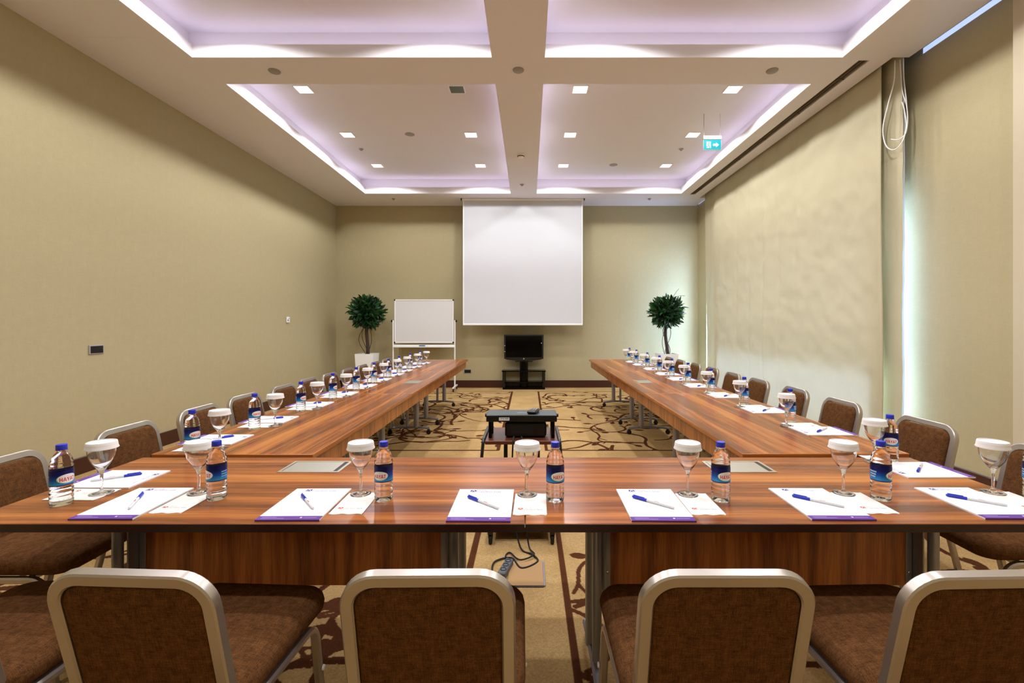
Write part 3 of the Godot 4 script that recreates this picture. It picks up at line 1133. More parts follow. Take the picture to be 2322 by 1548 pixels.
func extrude(st: SurfaceTool, outline: Array, z0: float, z1: float) -> void:
	var pv := PackedVector2Array(outline)
	var ix := Geometry2D.triangulate_polygon(pv)
	for i in range(0, ix.size(), 3):
		for s in [[z0, Vector3.FORWARD], [z1, Vector3.BACK]]:
			var q := []
			for j in 3:
				q.append(Vector3(pv[ix[i + j]].x, pv[ix[i + j]].y, s[0]))
			tri(st, q[0], q[1], q[2], s[1], s[1], s[1])
	var area2 := 0.0
	for i in pv.size():
		area2 += pv[i].cross(pv[(i + 1) % pv.size()])
	for i in pv.size():
		var a := pv[i]
		var b := pv[(i + 1) % pv.size()]
		var e := b - a
		var n := Vector3(e.y, -e.x, 0).normalized() * signf(area2)
		quad(st, [Vector3(a.x, a.y, z0), Vector3(b.x, b.y, z0), Vector3(b.x, b.y, z1), Vector3(a.x, a.y, z1)], n, [Vector2.ZERO, Vector2.ZERO, Vector2.ZERO, Vector2.ZERO])

func castor(st: SurfaceTool, at: Vector3, r: float) -> void:
	var prof := [Vector2(0, -0.011), Vector2(r - 0.004, -0.011), Vector2(r, -0.007), Vector2(r, 0.007), Vector2(r - 0.004, 0.011), Vector2(0, 0.011)]
	lathe(st, prof, 18, Transform3D(Basis(Vector3.BACK, PI / 2), at + Vector3(0, r, 0)))
	box(st, at + Vector3(-0.014, r * 1.1, -r * 0.5), at + Vector3(0.014, r * 2.25, r * 0.5), 0.003)

func leaf_mesh(l: float, w: float) -> Mesh:
	var st := new_st()
	var P := []
	for i in 6:
		var t := i / 5.0
		var half := w * pow(sin(PI * clampf(t * 0.93 + 0.05, 0, 1)), 0.8) / 2
		var y := l * t
		var z := -0.22 * l * t * t
		P.append(PackedVector3Array([Vector3(-half, y, z + half * 0.45), Vector3(0, y, z), Vector3(half, y, z + half * 0.45)]))
	grid(st, P, false, false)
	return st.commit()

func potted_tree(at: Vector3, seed_: int, label: String) -> void:
	var r := RandomNumberGenerator.new()
	r.seed = seed_
	var t := thing("potted_tree", label, "potted tree", at, 0.0, "potted trees by the back wall")
	# tapered square planter, hollow at the top
	var pot := new_st()
	var top := 0.178
	var bot := 0.145
	var hh := 0.75
	for q in 4:
		var b := Basis(Vector3.UP, PI / 2 * q)
		var n := b * Vector3(0, 0.03, 1).normalized()
		quad(pot, [b * Vector3(-bot, 0, bot), b * Vector3(bot, 0, bot), b * Vector3(top, hh, top), b * Vector3(-top, hh, top)], n, [Vector2.ZERO, Vector2.ZERO, Vector2.ZERO, Vector2.ZERO])
		var i := top - 0.018
		quad(pot, [b * Vector3(-top, hh, top), b * Vector3(top, hh, top), b * Vector3(i, hh, i), b * Vector3(-i, hh, i)], Vector3.UP, [Vector2.ZERO, Vector2.ZERO, Vector2.ZERO, Vector2.ZERO])
		quad(pot, [b * Vector3(-i, hh, i), b * Vector3(i, hh, i), b * Vector3(i, hh - 0.08, i), b * Vector3(-i, hh - 0.08, i)], b * Vector3.FORWARD, [Vector2.ZERO, Vector2.ZERO, Vector2.ZERO, Vector2.ZERO])
	quad(pot, [Vector3(-bot, 0, -bot), Vector3(bot, 0, -bot), Vector3(bot, 0, bot), Vector3(-bot, 0, bot)], Vector3.DOWN, [Vector2.ZERO, Vector2.ZERO, Vector2.ZERO, Vector2.ZERO])
	part("planter", pot, M.white, t)
	var i2 := top - 0.017
	part("soil", boxm(Vector3(-i2, hh - 0.10, -i2), Vector3(i2, hh - 0.05, i2)), M.soil, t)
	var cy := 1.56
	var tr := new_st()
	var p := []
	for k in 12:
		var f := k / 11.0
		p.append(Vector3(0.018 * sin(f * 7.0 + seed_), lerpf(hh - 0.06, cy + 0.05, f), 0.015 * cos(f * 6.0)))
	tube(tr, p, 0.036, 10, Vector3(1, 0, 0.2), 0.7)
	part("trunk", tr, M.bark, t)
	for k in 3:
		var v := new_st()
		var q := []
		var ph := r.randf_range(0, TAU)
		for j in 14:
			var f := j / 13.0
			var rad := 0.045 + 0.075 * sin(PI * f) * (0.5 + 0.5 * k)
			q.append(Vector3(cos(ph + f * 2.2) * rad, lerpf(hh - 0.06, cy - 0.25, f), sin(ph + f * 2.2) * rad))
		tube(v, q, 0.0055, 6)
		part("vine_stem", v, M.bark, t)
	# crown: 280 outer leaves one by one, the dense inside in one piece
	var meshes := [leaf_mesh(0.125, 0.048), leaf_mesh(0.105, 0.042), leaf_mesh(0.14, 0.046)]
	for k in 280:
		var dir := Vector3(r.randfn(), r.randfn(), r.randfn()).normalized()
		var rad := r.randf_range(0.215, 0.295)
		var up := (dir + Vector3(r.randf_range(-0.7, 0.7), r.randf_range(-0.55, 0.8), r.randf_range(-0.7, 0.7))).normalized()
		var side := up.cross(Vector3(r.randfn(), r.randfn(), r.randfn())).normalized()
		var o := part("leaf", meshes[k % 3], M["leaf%d" % r.randi_range(0, 2)], t)
		o.transform = Transform3D(Basis(side, up, side.cross(up)), Vector3(0, cy, 0) + dir * Vector3(1.0, 0.92, 1.0) * rad)
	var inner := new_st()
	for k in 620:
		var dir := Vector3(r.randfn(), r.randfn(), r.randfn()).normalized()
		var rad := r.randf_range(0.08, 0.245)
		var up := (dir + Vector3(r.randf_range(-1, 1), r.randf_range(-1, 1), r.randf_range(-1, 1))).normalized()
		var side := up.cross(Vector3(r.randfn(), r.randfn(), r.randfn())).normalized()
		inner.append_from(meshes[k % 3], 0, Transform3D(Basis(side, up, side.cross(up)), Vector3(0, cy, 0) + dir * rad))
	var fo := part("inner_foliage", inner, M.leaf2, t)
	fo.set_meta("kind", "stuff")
	for k in 10:
		var dir := Vector3(r.randfn(), r.randf_range(-0.6, 1.4), r.randfn()).normalized()
		var b := new_st()
		tube(b, [Vector3(0, cy - 0.12, 0), Vector3(0, cy - 0.05, 0) + dir * 0.14, Vector3(0, cy, 0) + dir * 0.25], 0.008, 6, Vector3(0.3, 0.1, 0.9), 0.5)
		part("branch", b, M.bark, t)
	if seed_ == 83:
		for k in 2:
			var b := new_st()
			var q := []
			for j in 9:
				var f := j / 8.0
				q.append(Vector3(0.03 + 0.22 * f + 0.12 * k * f, cy + 0.22 + 0.24 * f - 0.14 * k * f * f, 0.02 + 0.05 * sin(f * 5.0)))
			tube(b, q, 0.0035, 5)
			part("stray_twig", b, M.bark, t)

# ------------------------------------------------------------------ tables
# local axes: length along x, sitters at +z, inside of the U at -z
func make_table(label: String, len_: float, depth: float, h: float, at: Vector3, turn: float, boxes: Array, reach := 0.295) -> void:
	var t := thing("conference_table", label, "table", at, turn, "walnut conference tables set in a U")
	var x := len_ / 2 - 0.0015
	var z := depth / 2
	part("tabletop", boxm(Vector3(-x, h - 0.026, -z), Vector3(x, h, z), 0.0025), M.wood, t)
	part("edge_band", boxm(Vector3(-x, h - 0.0262, z - 0.001), Vector3(x, h - 0.0012, z + 0.0012), 0.0004), M.edge, t)
	part("apron", boxm(Vector3(-x + 0.001, h - 0.135, -z + 0.03), Vector3(x - 0.001, h - 0.027, -z + 0.048), 0.0015), M.wood_upright, t)
	part("modesty_panel", boxm(Vector3(-x + 0.30, h - 0.385, 0.0), Vector3(x - 0.30, h - 0.03, 0.018), 0.0015), M.wood_upright, t)
	for s in [-1, 1]:
		var lx: float = s * (x - 0.265)
		var c := new_st()
		sweep(c, [Vector3(0, 0.085, -0.035), Vector3(0, h - 0.027, -0.035)], circle(0.030, 16), true, Vector3.RIGHT)
		var leg := part("leg", c, M.leg_metal, t)
		leg.position.x = lx
		var c2 := new_st()
		sweep(c2, [Vector3(0, 0.085, 0.075), Vector3(0, h - 0.027, 0.075)], circle(0.018, 14), true, Vector3.RIGHT)
		part("inner_column", c2, M.leg_metal, leg)
		part("fixing_plate", boxm(Vector3(-s * 0.032 - 0.003, h - 0.40, -0.03), Vector3(-s * 0.032 + 0.003, h - 0.03, 0.07), 0.001), M.leg_metal, leg)
		var pl := new_st()
		box(pl, Vector3(minf(-s * 0.036, -s * 0.06), h - 0.40, 0.0185), Vector3(maxf(-s * 0.036, -s * 0.06), h - 0.03, 0.0225), 0.001)
		part("panel_bracket", pl, M.leg_metal, leg)
		for yy in [h - 0.10, h - 0.33]:
			var sc := new_st()
			lathe(sc, [Vector2(0, 0.004), Vector2(0.005, 0.003), Vector2(0.006, 0)], 10, Transform3D(Basis(Vector3.RIGHT, PI / 2), Vector3(-s * 0.048, yy, 0.0225)))
			part("screw", sc, M.chrome, leg)
		var ft := new_st()
		sweep(ft, smooth_path([Vector3(0, 0.072, -0.19), Vector3(0, 0.085, -0.08), Vector3(0, 0.088, 0.05), Vector3(0, 0.085, reach - 0.10), Vector3(0, 0.072, reach)], 4), rect_sec(0.024, 0.045, 0.008), false, Vector3.RIGHT)
		part("foot", ft, M.leg_metal, leg)
		for zz in [-0.185, reach - 0.01]:
			var ca := new_st()
			castor(ca, Vector3(0, 0, zz), 0.028)
			part("castor", ca, M.rubber, leg)
	for b in boxes:   # built-in connection box: [x, z] of its middle
		var f := new_st()
		var w := 0.130
		var dd := 0.078
		for s in [-1, 1]:
			box(f, Vector3(-w, 0, s * (dd - 0.006) - 0.006), Vector3(w, 0.002, s * (dd - 0.006) + 0.006))
			box(f, Vector3(s * (w - 0.006) - 0.006, 0, -dd + 0.012), Vector3(s * (w - 0.006) + 0.006, 0.002, dd - 0.012))
		var pf := part("cable_box", f, M.steel, t)
		pf.position = Vector3(b[0], h + 0.0002, b[1])
		part("flap", boxm(Vector3(-w + 0.016, 0, -dd + 0.014), Vector3(w - 0.03, 0.0015, dd - 0.014)), M.steel, pf)
		part("brush_slot", boxm(Vector3(w - 0.028, 0.0, -dd + 0.014), Vector3(w - 0.014, 0.0008, dd - 0.014)), M.black, pf)

func tables() -> void:
	var dm := (1.4475 + 2.162) / 2
	make_table("walnut cross table on the plain-wall side of the seam", 1.79, 0.7145, 0.73, Vector3(-0.907, 0, -dm), 0.0, [[-0.02, -0.215]], 0.2)
	make_table("walnut cross table on the curtain side of the seam", 1.79, 0.7145, 0.73, Vector3(0.883, 0, -dm), 0.0, [[0.03, -0.215]], 0.2)
	var d0 := 2.185
	var ln := 1.855
	var who := ["touching the cross table", "in the middle of its row", "at the screen end of its row"]
	for k in 3:
		var d := d0 + ln * (k + 0.5)
		# rotated -90: local x runs towards the camera... local +x -> world +z
		make_table("walnut table along the plain wall, " + who[k], ln, 0.765, 0.737, Vector3(-1.402, 0, -d), -PI / 2, [[d - 4.825, -0.20]] if k == 1 else [])
		make_table("walnut table along the curtain, " + who[k], ln, 0.79, 0.740, Vector3(1.405, 0, -d), PI / 2, [[4.85 - d, -0.205]] if k == 1 else [])

# ------------------------------------------------------------------ chairs
# local axes: faces -z, origin on the floor under the middle of the seat
func make_chair() -> Node3D:
	var t := thing("conference_chair", "", "chair", Vector3.ZERO, 0.0, "upholstered conference chairs")
	t.set_meta("kind_name", "conference_chair")
	var seat := new_st()
	cushion(seat, 0.455, 0.47, 0.075, [[0.05, 0.0], [0.018, 0.004], [0.004, 0.018], [0.0, 0.036], [0.004, 0.052], [0.016, 0.066], [0.04, 0.075], [0.09, 0.081], [0.15, 0.084]], Transform3D(Basis.IDENTITY, Vector3(0, 0.405, -0.015)), 0.0)
	part("seat", seat, M.fabric, t)
	var lean := atan2(0.085, 0.38)
	var foot := Vector3(0, 0.42, 0.195)
	var b := Basis(Vector3.RIGHT, lean)
	# back frame: an inverted U of flat tube, leaning back
	var hw := 0.187
	var top := 0.360
	var path := fillet([Vector3(-hw, -0.02, 0), Vector3(-hw, top, 0), Vector3(hw, top, 0), Vector3(hw, -0.02, 0)], [0.07, 0.07], 8)
	var fr := new_st()
	sweep(fr, path, rect_sec(0.032, 0.029, 0.004), false, Vector3.BACK, Transform3D(b, foot))
	part("back_frame", fr, M.metal, t)
	var pad := new_st()
	var hh := 0.335
	var xf := Transform3D(b, foot) * Transform3D(Basis(Vector3.RIGHT, -PI / 2), Vector3(0, top - 0.018 - hh / 2, 0.014))
	cushion(pad, 0.344, hh, 0.056, [[0.03, -0.004], [0.008, -0.001], [0.0, 0.004], [0.0, 0.026], [0.006, 0.034], [0.02, 0.040], [0.06, 0.046], [0.11, 0.048]], Transform3D(b, foot) * Transform3D(Basis(Vector3.RIGHT, -PI / 2), Vector3(0, top - 0.018 - hh / 2, 0.010)))
	part("backrest", pad, M.fabric, t)
	for s in [-1, 1]:
		# rear leg, below the back frame
		var rl := new_st()
		sweep(rl, [Vector3(s * hw, 0.415, 0.193), Vector3(s * hw, 0.30, 0.20), Vector3(s * (hw + 0.005), 0.008, 0.275)], rect_sec(0.026, 0.030, 0.005), false, Vector3.RIGHT)
		var rlo := part("leg", rl, M.metal, t)
		part("glide", boxm(Vector3(s * (hw + 0.005) - 0.014, 0, 0.262), Vector3(s * (hw + 0.005) + 0.014, 0.012, 0.29), 0.003), M.grey_ring, rlo)
		# front leg and side rail in one bent tube
		var fl := new_st()
		var fx := 0.212
		var p := fillet([Vector3(s * (hw + 0.024), 0.395, 0.20), Vector3(s * fx, 0.392, -0.155), Vector3(s * (fx + 0.008), 0.008, -0.205)], [0.055], 7)
		sweep(fl, p, rect_sec(0.024, 0.026, 0.006), false, Vector3.RIGHT)
		var flo := part("leg", fl, M.metal, t)
		part("glide", boxm(Vector3(s * (fx + 0.008) - 0.014, 0, -0.219), Vector3(s * (fx + 0.008) + 0.014, 0.012, -0.191), 0.003), M.grey_ring, flo)
		var bp := new_st()
		lathe(bp, [Vector2(0, 0.006), Vector2(0.008, 0.005), Vector2(0.009, 0)], 12, Transform3D(Basis(Vector3.BACK, -s * PI / 2), Vector3(s * (fx + 0.018), 0.24, -0.176)))
		part("bumper", bp, M.white, flo)
	part("cross_rail", boxm(Vector3(-0.20, 0.385, -0.11), Vector3(0.20, 0.403, -0.085), 0.003), M.metal, t)
	return t

func chairs() -> void:
	var proto := make_chair()
	var first := true
	var spots := []
	# along the cross table (x, depth of the leaning top edge, yaw)
	var front := [[-1.52, 1.08, 0.0], [-0.907, 1.06, -0.05], [-0.238, 1.06, 0.015], [0.460, 1.06, 0.0], [1.05, 1.055, 0.03]]
	for k in front.size():
		spots.append([Vector3(front[k][0], 0, -(front[k][1] + 0.28)), front[k][2], "brown fabric chair with silver frame at the cross table, %s from the plain wall" % ORD[k]])
	var ld := [1.95, 2.58, 3.15, 3.67, 4.22, 4.74, 5.23, 5.75, 6.27, 6.80, 7.30]
	for k in ld.size():
		spots.append([Vector3(-2.25 + 0.27 + rng.randf_range(-0.012, 0.012), 0, -ld[k]), -PI / 2 + rng.randf_range(-0.03, 0.03), "brown fabric chair with silver frame, %s from the whiteboard along the plain wall" % ORD[10 - k]])
	var rd := [2.06, 2.72, 3.42, 4.06, 4.67, 5.26, 5.87, 6.47, 7.08, 7.65]
	for k in rd.size():
		spots.append([Vector3(2.33 - 0.27 + rng.randf_range(-0.012, 0.012), 0, -rd[k]), PI / 2 + rng.randf_range(-0.03, 0.03), "brown fabric chair with silver frame, %s from the back wall along the curtain" % ORD[9 - k]])
	for s in spots:
		if first:
			proto.position = s[0]
			proto.rotation.y = s[1]
			proto.set_meta("label", s[2])
			first = false
		else:
			copy_of(proto, s[0], s[1], s[2])

# ------------------------------------------------------------------ place settings
var proto := {}

func make_pad() -> Node3D:
	var t := thing("notepad", "", "notepad", Vector3.ZERO, 0.0, "notepads laid out on the tables")
	t.set_meta("kind_name", "notepad")
	part("block", boxm(Vector3(-0.1015, 0, -0.1375), Vector3(0.1015, 0.0048, 0.1375)), M.paper, t)
	part("purple_edge", boxm(Vector3(-0.1018, 0, 0.1372), Vector3(0.1018, 0.0048, 0.1382)), M.purple, t)
	var st := new_st()
	quad(st, [Vector3(-0.1015, 0.0051, -0.1375), Vector3(0.1015, 0.0051, -0.1375), Vector3(0.1015, 0.0051, 0.1375), Vector3(-0.1015, 0.0051, 0.1375)], Vector3.UP, [Vector2(0, 0), Vector2(1, 0), Vector2(1, 1), Vector2(0, 1)])
	part("printed_sheet", st, M.sheet, t)
	return t

func make_napkin() -> Node3D:
	var t := thing("napkin", "", "napkin", Vector3.ZERO, 0.0, "folded paper napkins")
	t.set_meta("kind_name", "napkin")
	# two folded layers with a slightly wavy free edge
	for k in 2:
		var P := []
		var hx := 0.055
		var hz := 0.0925
		for ring in [[0.0, 0.0], [0.0, 0.0008], [0.001, 0.0011]]:
			var row := PackedVector3Array()
			var n := 44
			for i in n:
				var f := float(i) / n * 4.0
				var q := int(f)
				var u := f - q
				var x: float = [lerpf(-hx, hx, u), hx, lerpf(hx, -hx, u), -hx][q]
				var z: float = [hz, lerpf(hz, -hz, u), -hz, lerpf(-hz, hz, u)][q]
				z += 0.0022 * sin(x * 130.0 + k * 2.0) * (1.0 if absf(z) > hz - 0.001 else 0.0)
				row.append(Vector3(x * (1.0 - ring[0] * 8.0) + k * 0.0015, ring[1] + k * 0.0012, z * (1.0 - ring[0] * 8.0) - k * 0.003))
			P.append(row)
		var cap := PackedVector3Array()
		for i in 44:
			cap.append(Vector3(0, 0.0011 + k * 0.0012, 0))
		P.append(cap)
		var st := new_st()
		grid(st, P, true, true)
		part("layer", st, M.paper, t)
	var st2 := new_st()
	quad(st2, [Vector3(-0.0505, 0.0026, -0.092), Vector3(0.0535, 0.0026, -0.092), Vector3(0.0535, 0.0026, 0.085), Vector3(-0.0505, 0.0026, 0.085)], Vector3.UP, [Vector2(0, 0), Vector2(1, 0), Vector2(1, 1), Vector2(0, 1)])
	part("print", st2, M.napkin_print, t)
	return t

func make_pen() -> Node3D:
	var t := thing("pen", "", "pen", Vector3.ZERO, 0.0, "white pens with blue caps")
	t.set_meta("kind_name", "pen")
	var st := new_st()
	var lay := Transform3D(Basis(Vector3.RIGHT, PI / 2), Vector3(0, 0.0052, -0.075))
	lathe(st, [Vector2(0, 0.05), Vector2(0.0042, 0.05), Vector2(0.0042, 0.148), Vector2(0.003, 0.152), Vector2(0, 0.1525)], 14, lay)
	part("barrel", st, M.pen_white, t)
	st = new_st()
	lathe(st, [Vector2(0, -0.004), Vector2(0.0035, -0.003), Vector2(0.005, 0.003), Vector2(0.0052, 0.052), Vector2(0.0042, 0.0525)], 14, lay)
	var cap := part("cap", st, M.blue_cap, t)
	part("clip", boxm(Vector3(-0.0018, 0.0104, -0.075), Vector3(0.0018, 0.0125, -0.032), 0.0006), M.blue_cap, cap)
	part("imprint", boxm(Vector3(-0.0012, 0.0093, 0.005), Vector3(0.0012, 0.00955, 0.022)), mat(Color8(200, 60, 60), 0.6), t)
	return t

func make_goblet() -> Node3D:
	var t := thing("goblet", "", "glass", Vector3.ZERO, 0.0, "stemmed water goblets")
	t.set_meta("kind_name", "goblet")
	var prof := [Vector2(0, 0.0008), Vector2(0.030, 0.0), Vector2(0.0365, 0.0006), Vector2(0.037, 0.0016), Vector2(0.034, 0.0030), Vector2(0.022, 0.0052), Vector2(0.010, 0.0085), Vector2(0.0058, 0.014), Vector2(0.0047, 0.025), Vector2(0.0045, 0.055), Vector2(0.0052, 0.070), Vector2(0.0078, 0.082), Vector2(0.014, 0.092), Vector2(0.024, 0.106), Vector2(0.033, 0.122), Vector2(0.0385, 0.138), Vector2(0.041, 0.154), Vector2(0.0408, 0.170), Vector2(0.0388, 0.186), Vector2(0.0382, 0.1865), Vector2(0.0376, 0.186),
		Vector2(0.0396, 0.170), Vector2(0.0397, 0.154), Vector2(0.0370, 0.138), Vector2(0.0314, 0.1225), Vector2(0.0222, 0.1072), Vector2(0.012, 0.0965), Vector2(0.005, 0.092), Vector2(0, 0.091)]
	var st := new_st()
	lathe(st, prof, 40)
	part("bowl_and_stem", st, M.glass, t)
	return t

func make_lid() -> Node3D:
	var t := thing("paper_lid", "", "glass cover", Vector3.ZERO, 0.0, "pleated white paper covers on the goblets")
	t.set_meta("kind_name", "paper_lid")
	# stands on the rim: top disc, turned-down pleated skirt
	var st := new_st()
	lathe(st, [Vector2(0.0395, 0.0), Vector2(0.043, 0.0005), Vector2(0.0445, 0.003), Vector2(0.0435, 0.0035)], 20)
	lathe(st, [Vector2(0.0, 0.0), Vector2(0.0395, 0.0), Vector2(0.0395, 0.0012), Vector2(0.0, 0.0012)], 40)
	part("top_disc", st, M.lid, t)
	st = new_st()
	lathe(st, [Vector2(0.0475, -0.020), Vector2(0.0492, -0.021), Vector2(0.0495, -0.0195), Vector2(0.0470, -0.0155), Vector2(0.0458, -0.006), Vector2(0.0448, 0.0005), Vector2(0.0425, 0.0035), Vector2(0.0395, 0.0036), Vector2(0.0395, 0.0015), Vector2(0.0425, 0.0012), Vector2(0.0440, -0.006), Vector2(0.0452, -0.0155), Vector2(0.0475, -0.020)], 96, Transform3D.IDENTITY, 32, 0.008)
	part("pleated_skirt", st, M.lid, t)
	return t

func make_bottle() -> Node3D:
	var t := thing("water_bottle", "", "bottle", Vector3.ZERO, 0.0, "small water bottles")
	t.set_meta("kind_name", "water_bottle")
	var r := 0.0315
	var prof := [Vector2(0, 0.004), Vector2(0.014, 0.003), Vector2(0.022, 0.0), Vector2(0.0275, 0.0006), Vector2(0.0308, 0.006), Vector2(r, 0.012)]
	for k in 4:   # moulded rings below the label
		var y := 0.014 + k * 0.0135
		prof.append_array([Vector2(r, y + 0.003), Vector2(r - 0.0014, y + 0.0055), Vector2(r - 0.0014, y + 0.008), Vector2(r, y + 0.0105)])
	prof.append_array([Vector2(r, 0.0705), Vector2(r - 0.0008, 0.072), Vector2(r - 0.0008, 0.120), Vector2(r, 0.1225), Vector2(r, 0.128), Vector2(r - 0.0014, 0.131), Vector2(r, 0.135), Vector2(r - 0.0004, 0.141), Vector2(r - 0.0022, 0.145), Vector2(r - 0.0022, 0.149), Vector2(0.0290, 0.153), Vector2(0.0262, 0.161), Vector2(0.0225, 0.169), Vector2(0.0180, 0.1765), Vector2(0.0138, 0.182), Vector2(0.0128, 0.1865), Vector2(0.0128, 0.190), Vector2(0, 0.190)])
	var st := new_st()
	lathe(st, prof, 44)
	part("body", st, M.water, t)
	st = new_st()
	lathe(st, [Vector2(0.0130, 0.1860), Vector2(0.0165, 0.1862), Vector2(0.0165, 0.1885), Vector2(0.0130, 0.1888)], 28)
	part("neck_ring", st, M.water, t)
	st = new_st()
	lathe(st, [Vector2(r + 0.0006, 0.0705), Vector2(r + 0.0006, 0.1215)], 44)
	part("label_wrap", st, M.label, t)
	st = new_st()
	lathe(st, [Vector2(0.0148, 0.1895), Vector2(0.0152, 0.1905), Vector2(0.0150, 0.205), Vector2(0.0140, 0.2072), Vector2(0.0, 0.2076)], 48, Transform3D.IDENTITY, 24, 0.012)
	part("cap", st, M.blue_cap, t)
	return t

func put_one(kind: String, at: Vector3, turn: float, label: String) -> void:
	if not proto.has(kind):
		var o: Node3D
		match kind:
			"pad": o = make_pad()
			"napkin": o = make_napkin()
			"pen": o = make_pen()
			"goblet": o = make_goblet()
			"lid": o = make_lid()
			"bottle": o = make_bottle()
		o.position = at
		o.rotation.y = turn
		o.set_meta("label", label)
		proto[kind] = o
	else:
		copy_of(proto[kind], at, turn, label)

# e: point on the table edge in front of the sitter; turn: 0 faces the screen
func setting(e: Vector3, turn: float, place: String, k: Dictionary) -> void:
	var b := Basis(Vector3.UP, turn)
	var at := func(r: float, f: float, y: float) -> Vector3:
		return e + b * Vector3(r, y, -f)
	var j := rng.randf_range(-0.02, 0.02)
	put_one("pad", at.call(0.0, k.pf, 0.0003), turn + j * 0.6, "white notepad with purple foot band, " + place)
	put_one("napkin", at.call(0.1625, k.pf + k.nf, 0.0003), turn + j, "white printed paper napkin, " + place)
	var pa: float = k.pen_a + rng.randf_range(-0.12, 0.12)
	put_one("pen", at.call(k.get("pen_r", 0.0), k.pf + k.pen_f, 0.0056), turn + pa, "white pen with blue cap, " + place)
	var g: Vector3 = at.call(k.gr, k.gf, 0.0028)
	put_one("goblet", g, turn, "clear stemmed goblet, " + place)
	put_one("lid", g + Vector3(0, 0.1866, 0), turn + rng.randf_range(0, 1), "white paper lid on goblet, " + place)
	put_one("bottle", at.call(k.br, k.bf, 0.0003), PI + k.b_yaw + rng.randf_range(-0.25, 0.25), "clear bottle with blue label, " + place)

func settings() -> void:
	var base := {"pf": 0.148, "nf": 0.008, "pen_a": 0.78, "pen_f": 0.0, "gr": 0.152, "gf": 0.24, "br": 0.2515, "bf": 0.19, "b_yaw": 0.0}
	# cross table, sitters facing the screen
	var fx := [-1.366, -0.767, -0.158, 0.428, 1.003, 1.56]
	var fd := [0.016, 0.008, 0.0, 0.002, 0.012, 0.02]
	var yaw := [-0.55, -0.1, 0.12, 0.1, 0.75, 0.6]
	for k in fx.size():
		var p := base.duplicate()
		p.pf += fd[k]
		p.gf += fd[k]
		p.bf += fd[k]
		p.b_yaw = yaw[k]
		p.pen_a = [0.55, 0.72, 0.75, 0.8, 0.82, 0.85][k]
		setting(Vector3(fx[k], 0.73, -1.4475), 0.0, "%s place from the plain wall on the cross table" % ORD[k], p)
	# plain-wall row, sitters facing the curtain
	var ld := [1.855, 2.45, 2.95, 3.50, 4.03, 4.54, 5.03, 5.53, 5.96, 6.49, 7.06]
	for k in ld.size():
		var p := base.duplicate()
		p.pf = 0.132
		p.nf = 0.02
		p.gr = 0.172
		p.gf = 0.262
		p.br = 0.2515
		p.bf = 0.185
		p.b_yaw = 1.15
		p.pen_a = 0.6
		if k == 0:
			p.gr = 0.155
			p.gf = 0.215
			p.bf = 0.165
		setting(Vector3(-1.783, 0.73 if k == 0 else 0.737, -ld[k]), -PI / 2, "%s place from the whiteboard on the plain-wall row" % ORD[10 - k], p)
	# curtain row, sitters facing the plain wall
	var rd := [2.0, 2.63, 3.245, 3.88, 4.48, 5.01, 5.51, 6.10, 6.74, 7.22]
	for k in rd.size():
		var p := base.duplicate()
		p.pf = 0.125
		p.nf = 0.02
		p.gr = 0.14
		p.gf = 0.25
		p.br = 0.2515
		p.bf = 0.165
		p.b_yaw = 2.6
		p.pen_a = 0.78
		var y := 0.740
		if k == 0:
			# its outer half lies on the cross table, before the joint
			y = 0.73
			p.gr = 0.045
			p.gf = 0.275
			p.br = 0.125
			p.bf = 0.235
		setting_right(Vector3(1.792, y, -rd[k]), k, p)

func setting_right(e: Vector3, k: int, p: Dictionary) -> void:
	var place := "%s place from the back wall on the curtain row" % ORD[9 - k]
	if k == 0:
		# pad drawn close to the joint: napkin tucked short, glass and bottle in front of it
		var b := Basis(Vector3.UP, PI / 2)
		put_one("pad", e + b * Vector3(-0.03, 0.0003, -0.125), PI / 2 + 0.01, "white notepad with purple foot band, " + place)
		put_one("napkin", e + b * Vector3(0.095, 0.0055, -0.18) + Vector3(0, -0.0052, 0), PI / 2 + PI / 2, "white printed paper napkin, " + place)
		put_one("pen", e + b * Vector3(-0.02, 0.0056, -0.12), PI / 2 + 0.78, "white pen with blue cap, " + place)
		var g: Vector3 = e + b * Vector3(0.085, 0.0028, -0.235)
		put_one("goblet", g, 0.0, "clear stemmed goblet, " + place)
		put_one("lid", g + Vector3(0, 0.1866, 0), 0.3, "white paper lid on goblet, " + place)
		put_one("bottle", e + b * Vector3(0.105, 0.0028, -0.15), 2.6, "clear bottle with blue label, " + place)
		return
	setting(e, PI / 2, place, p)

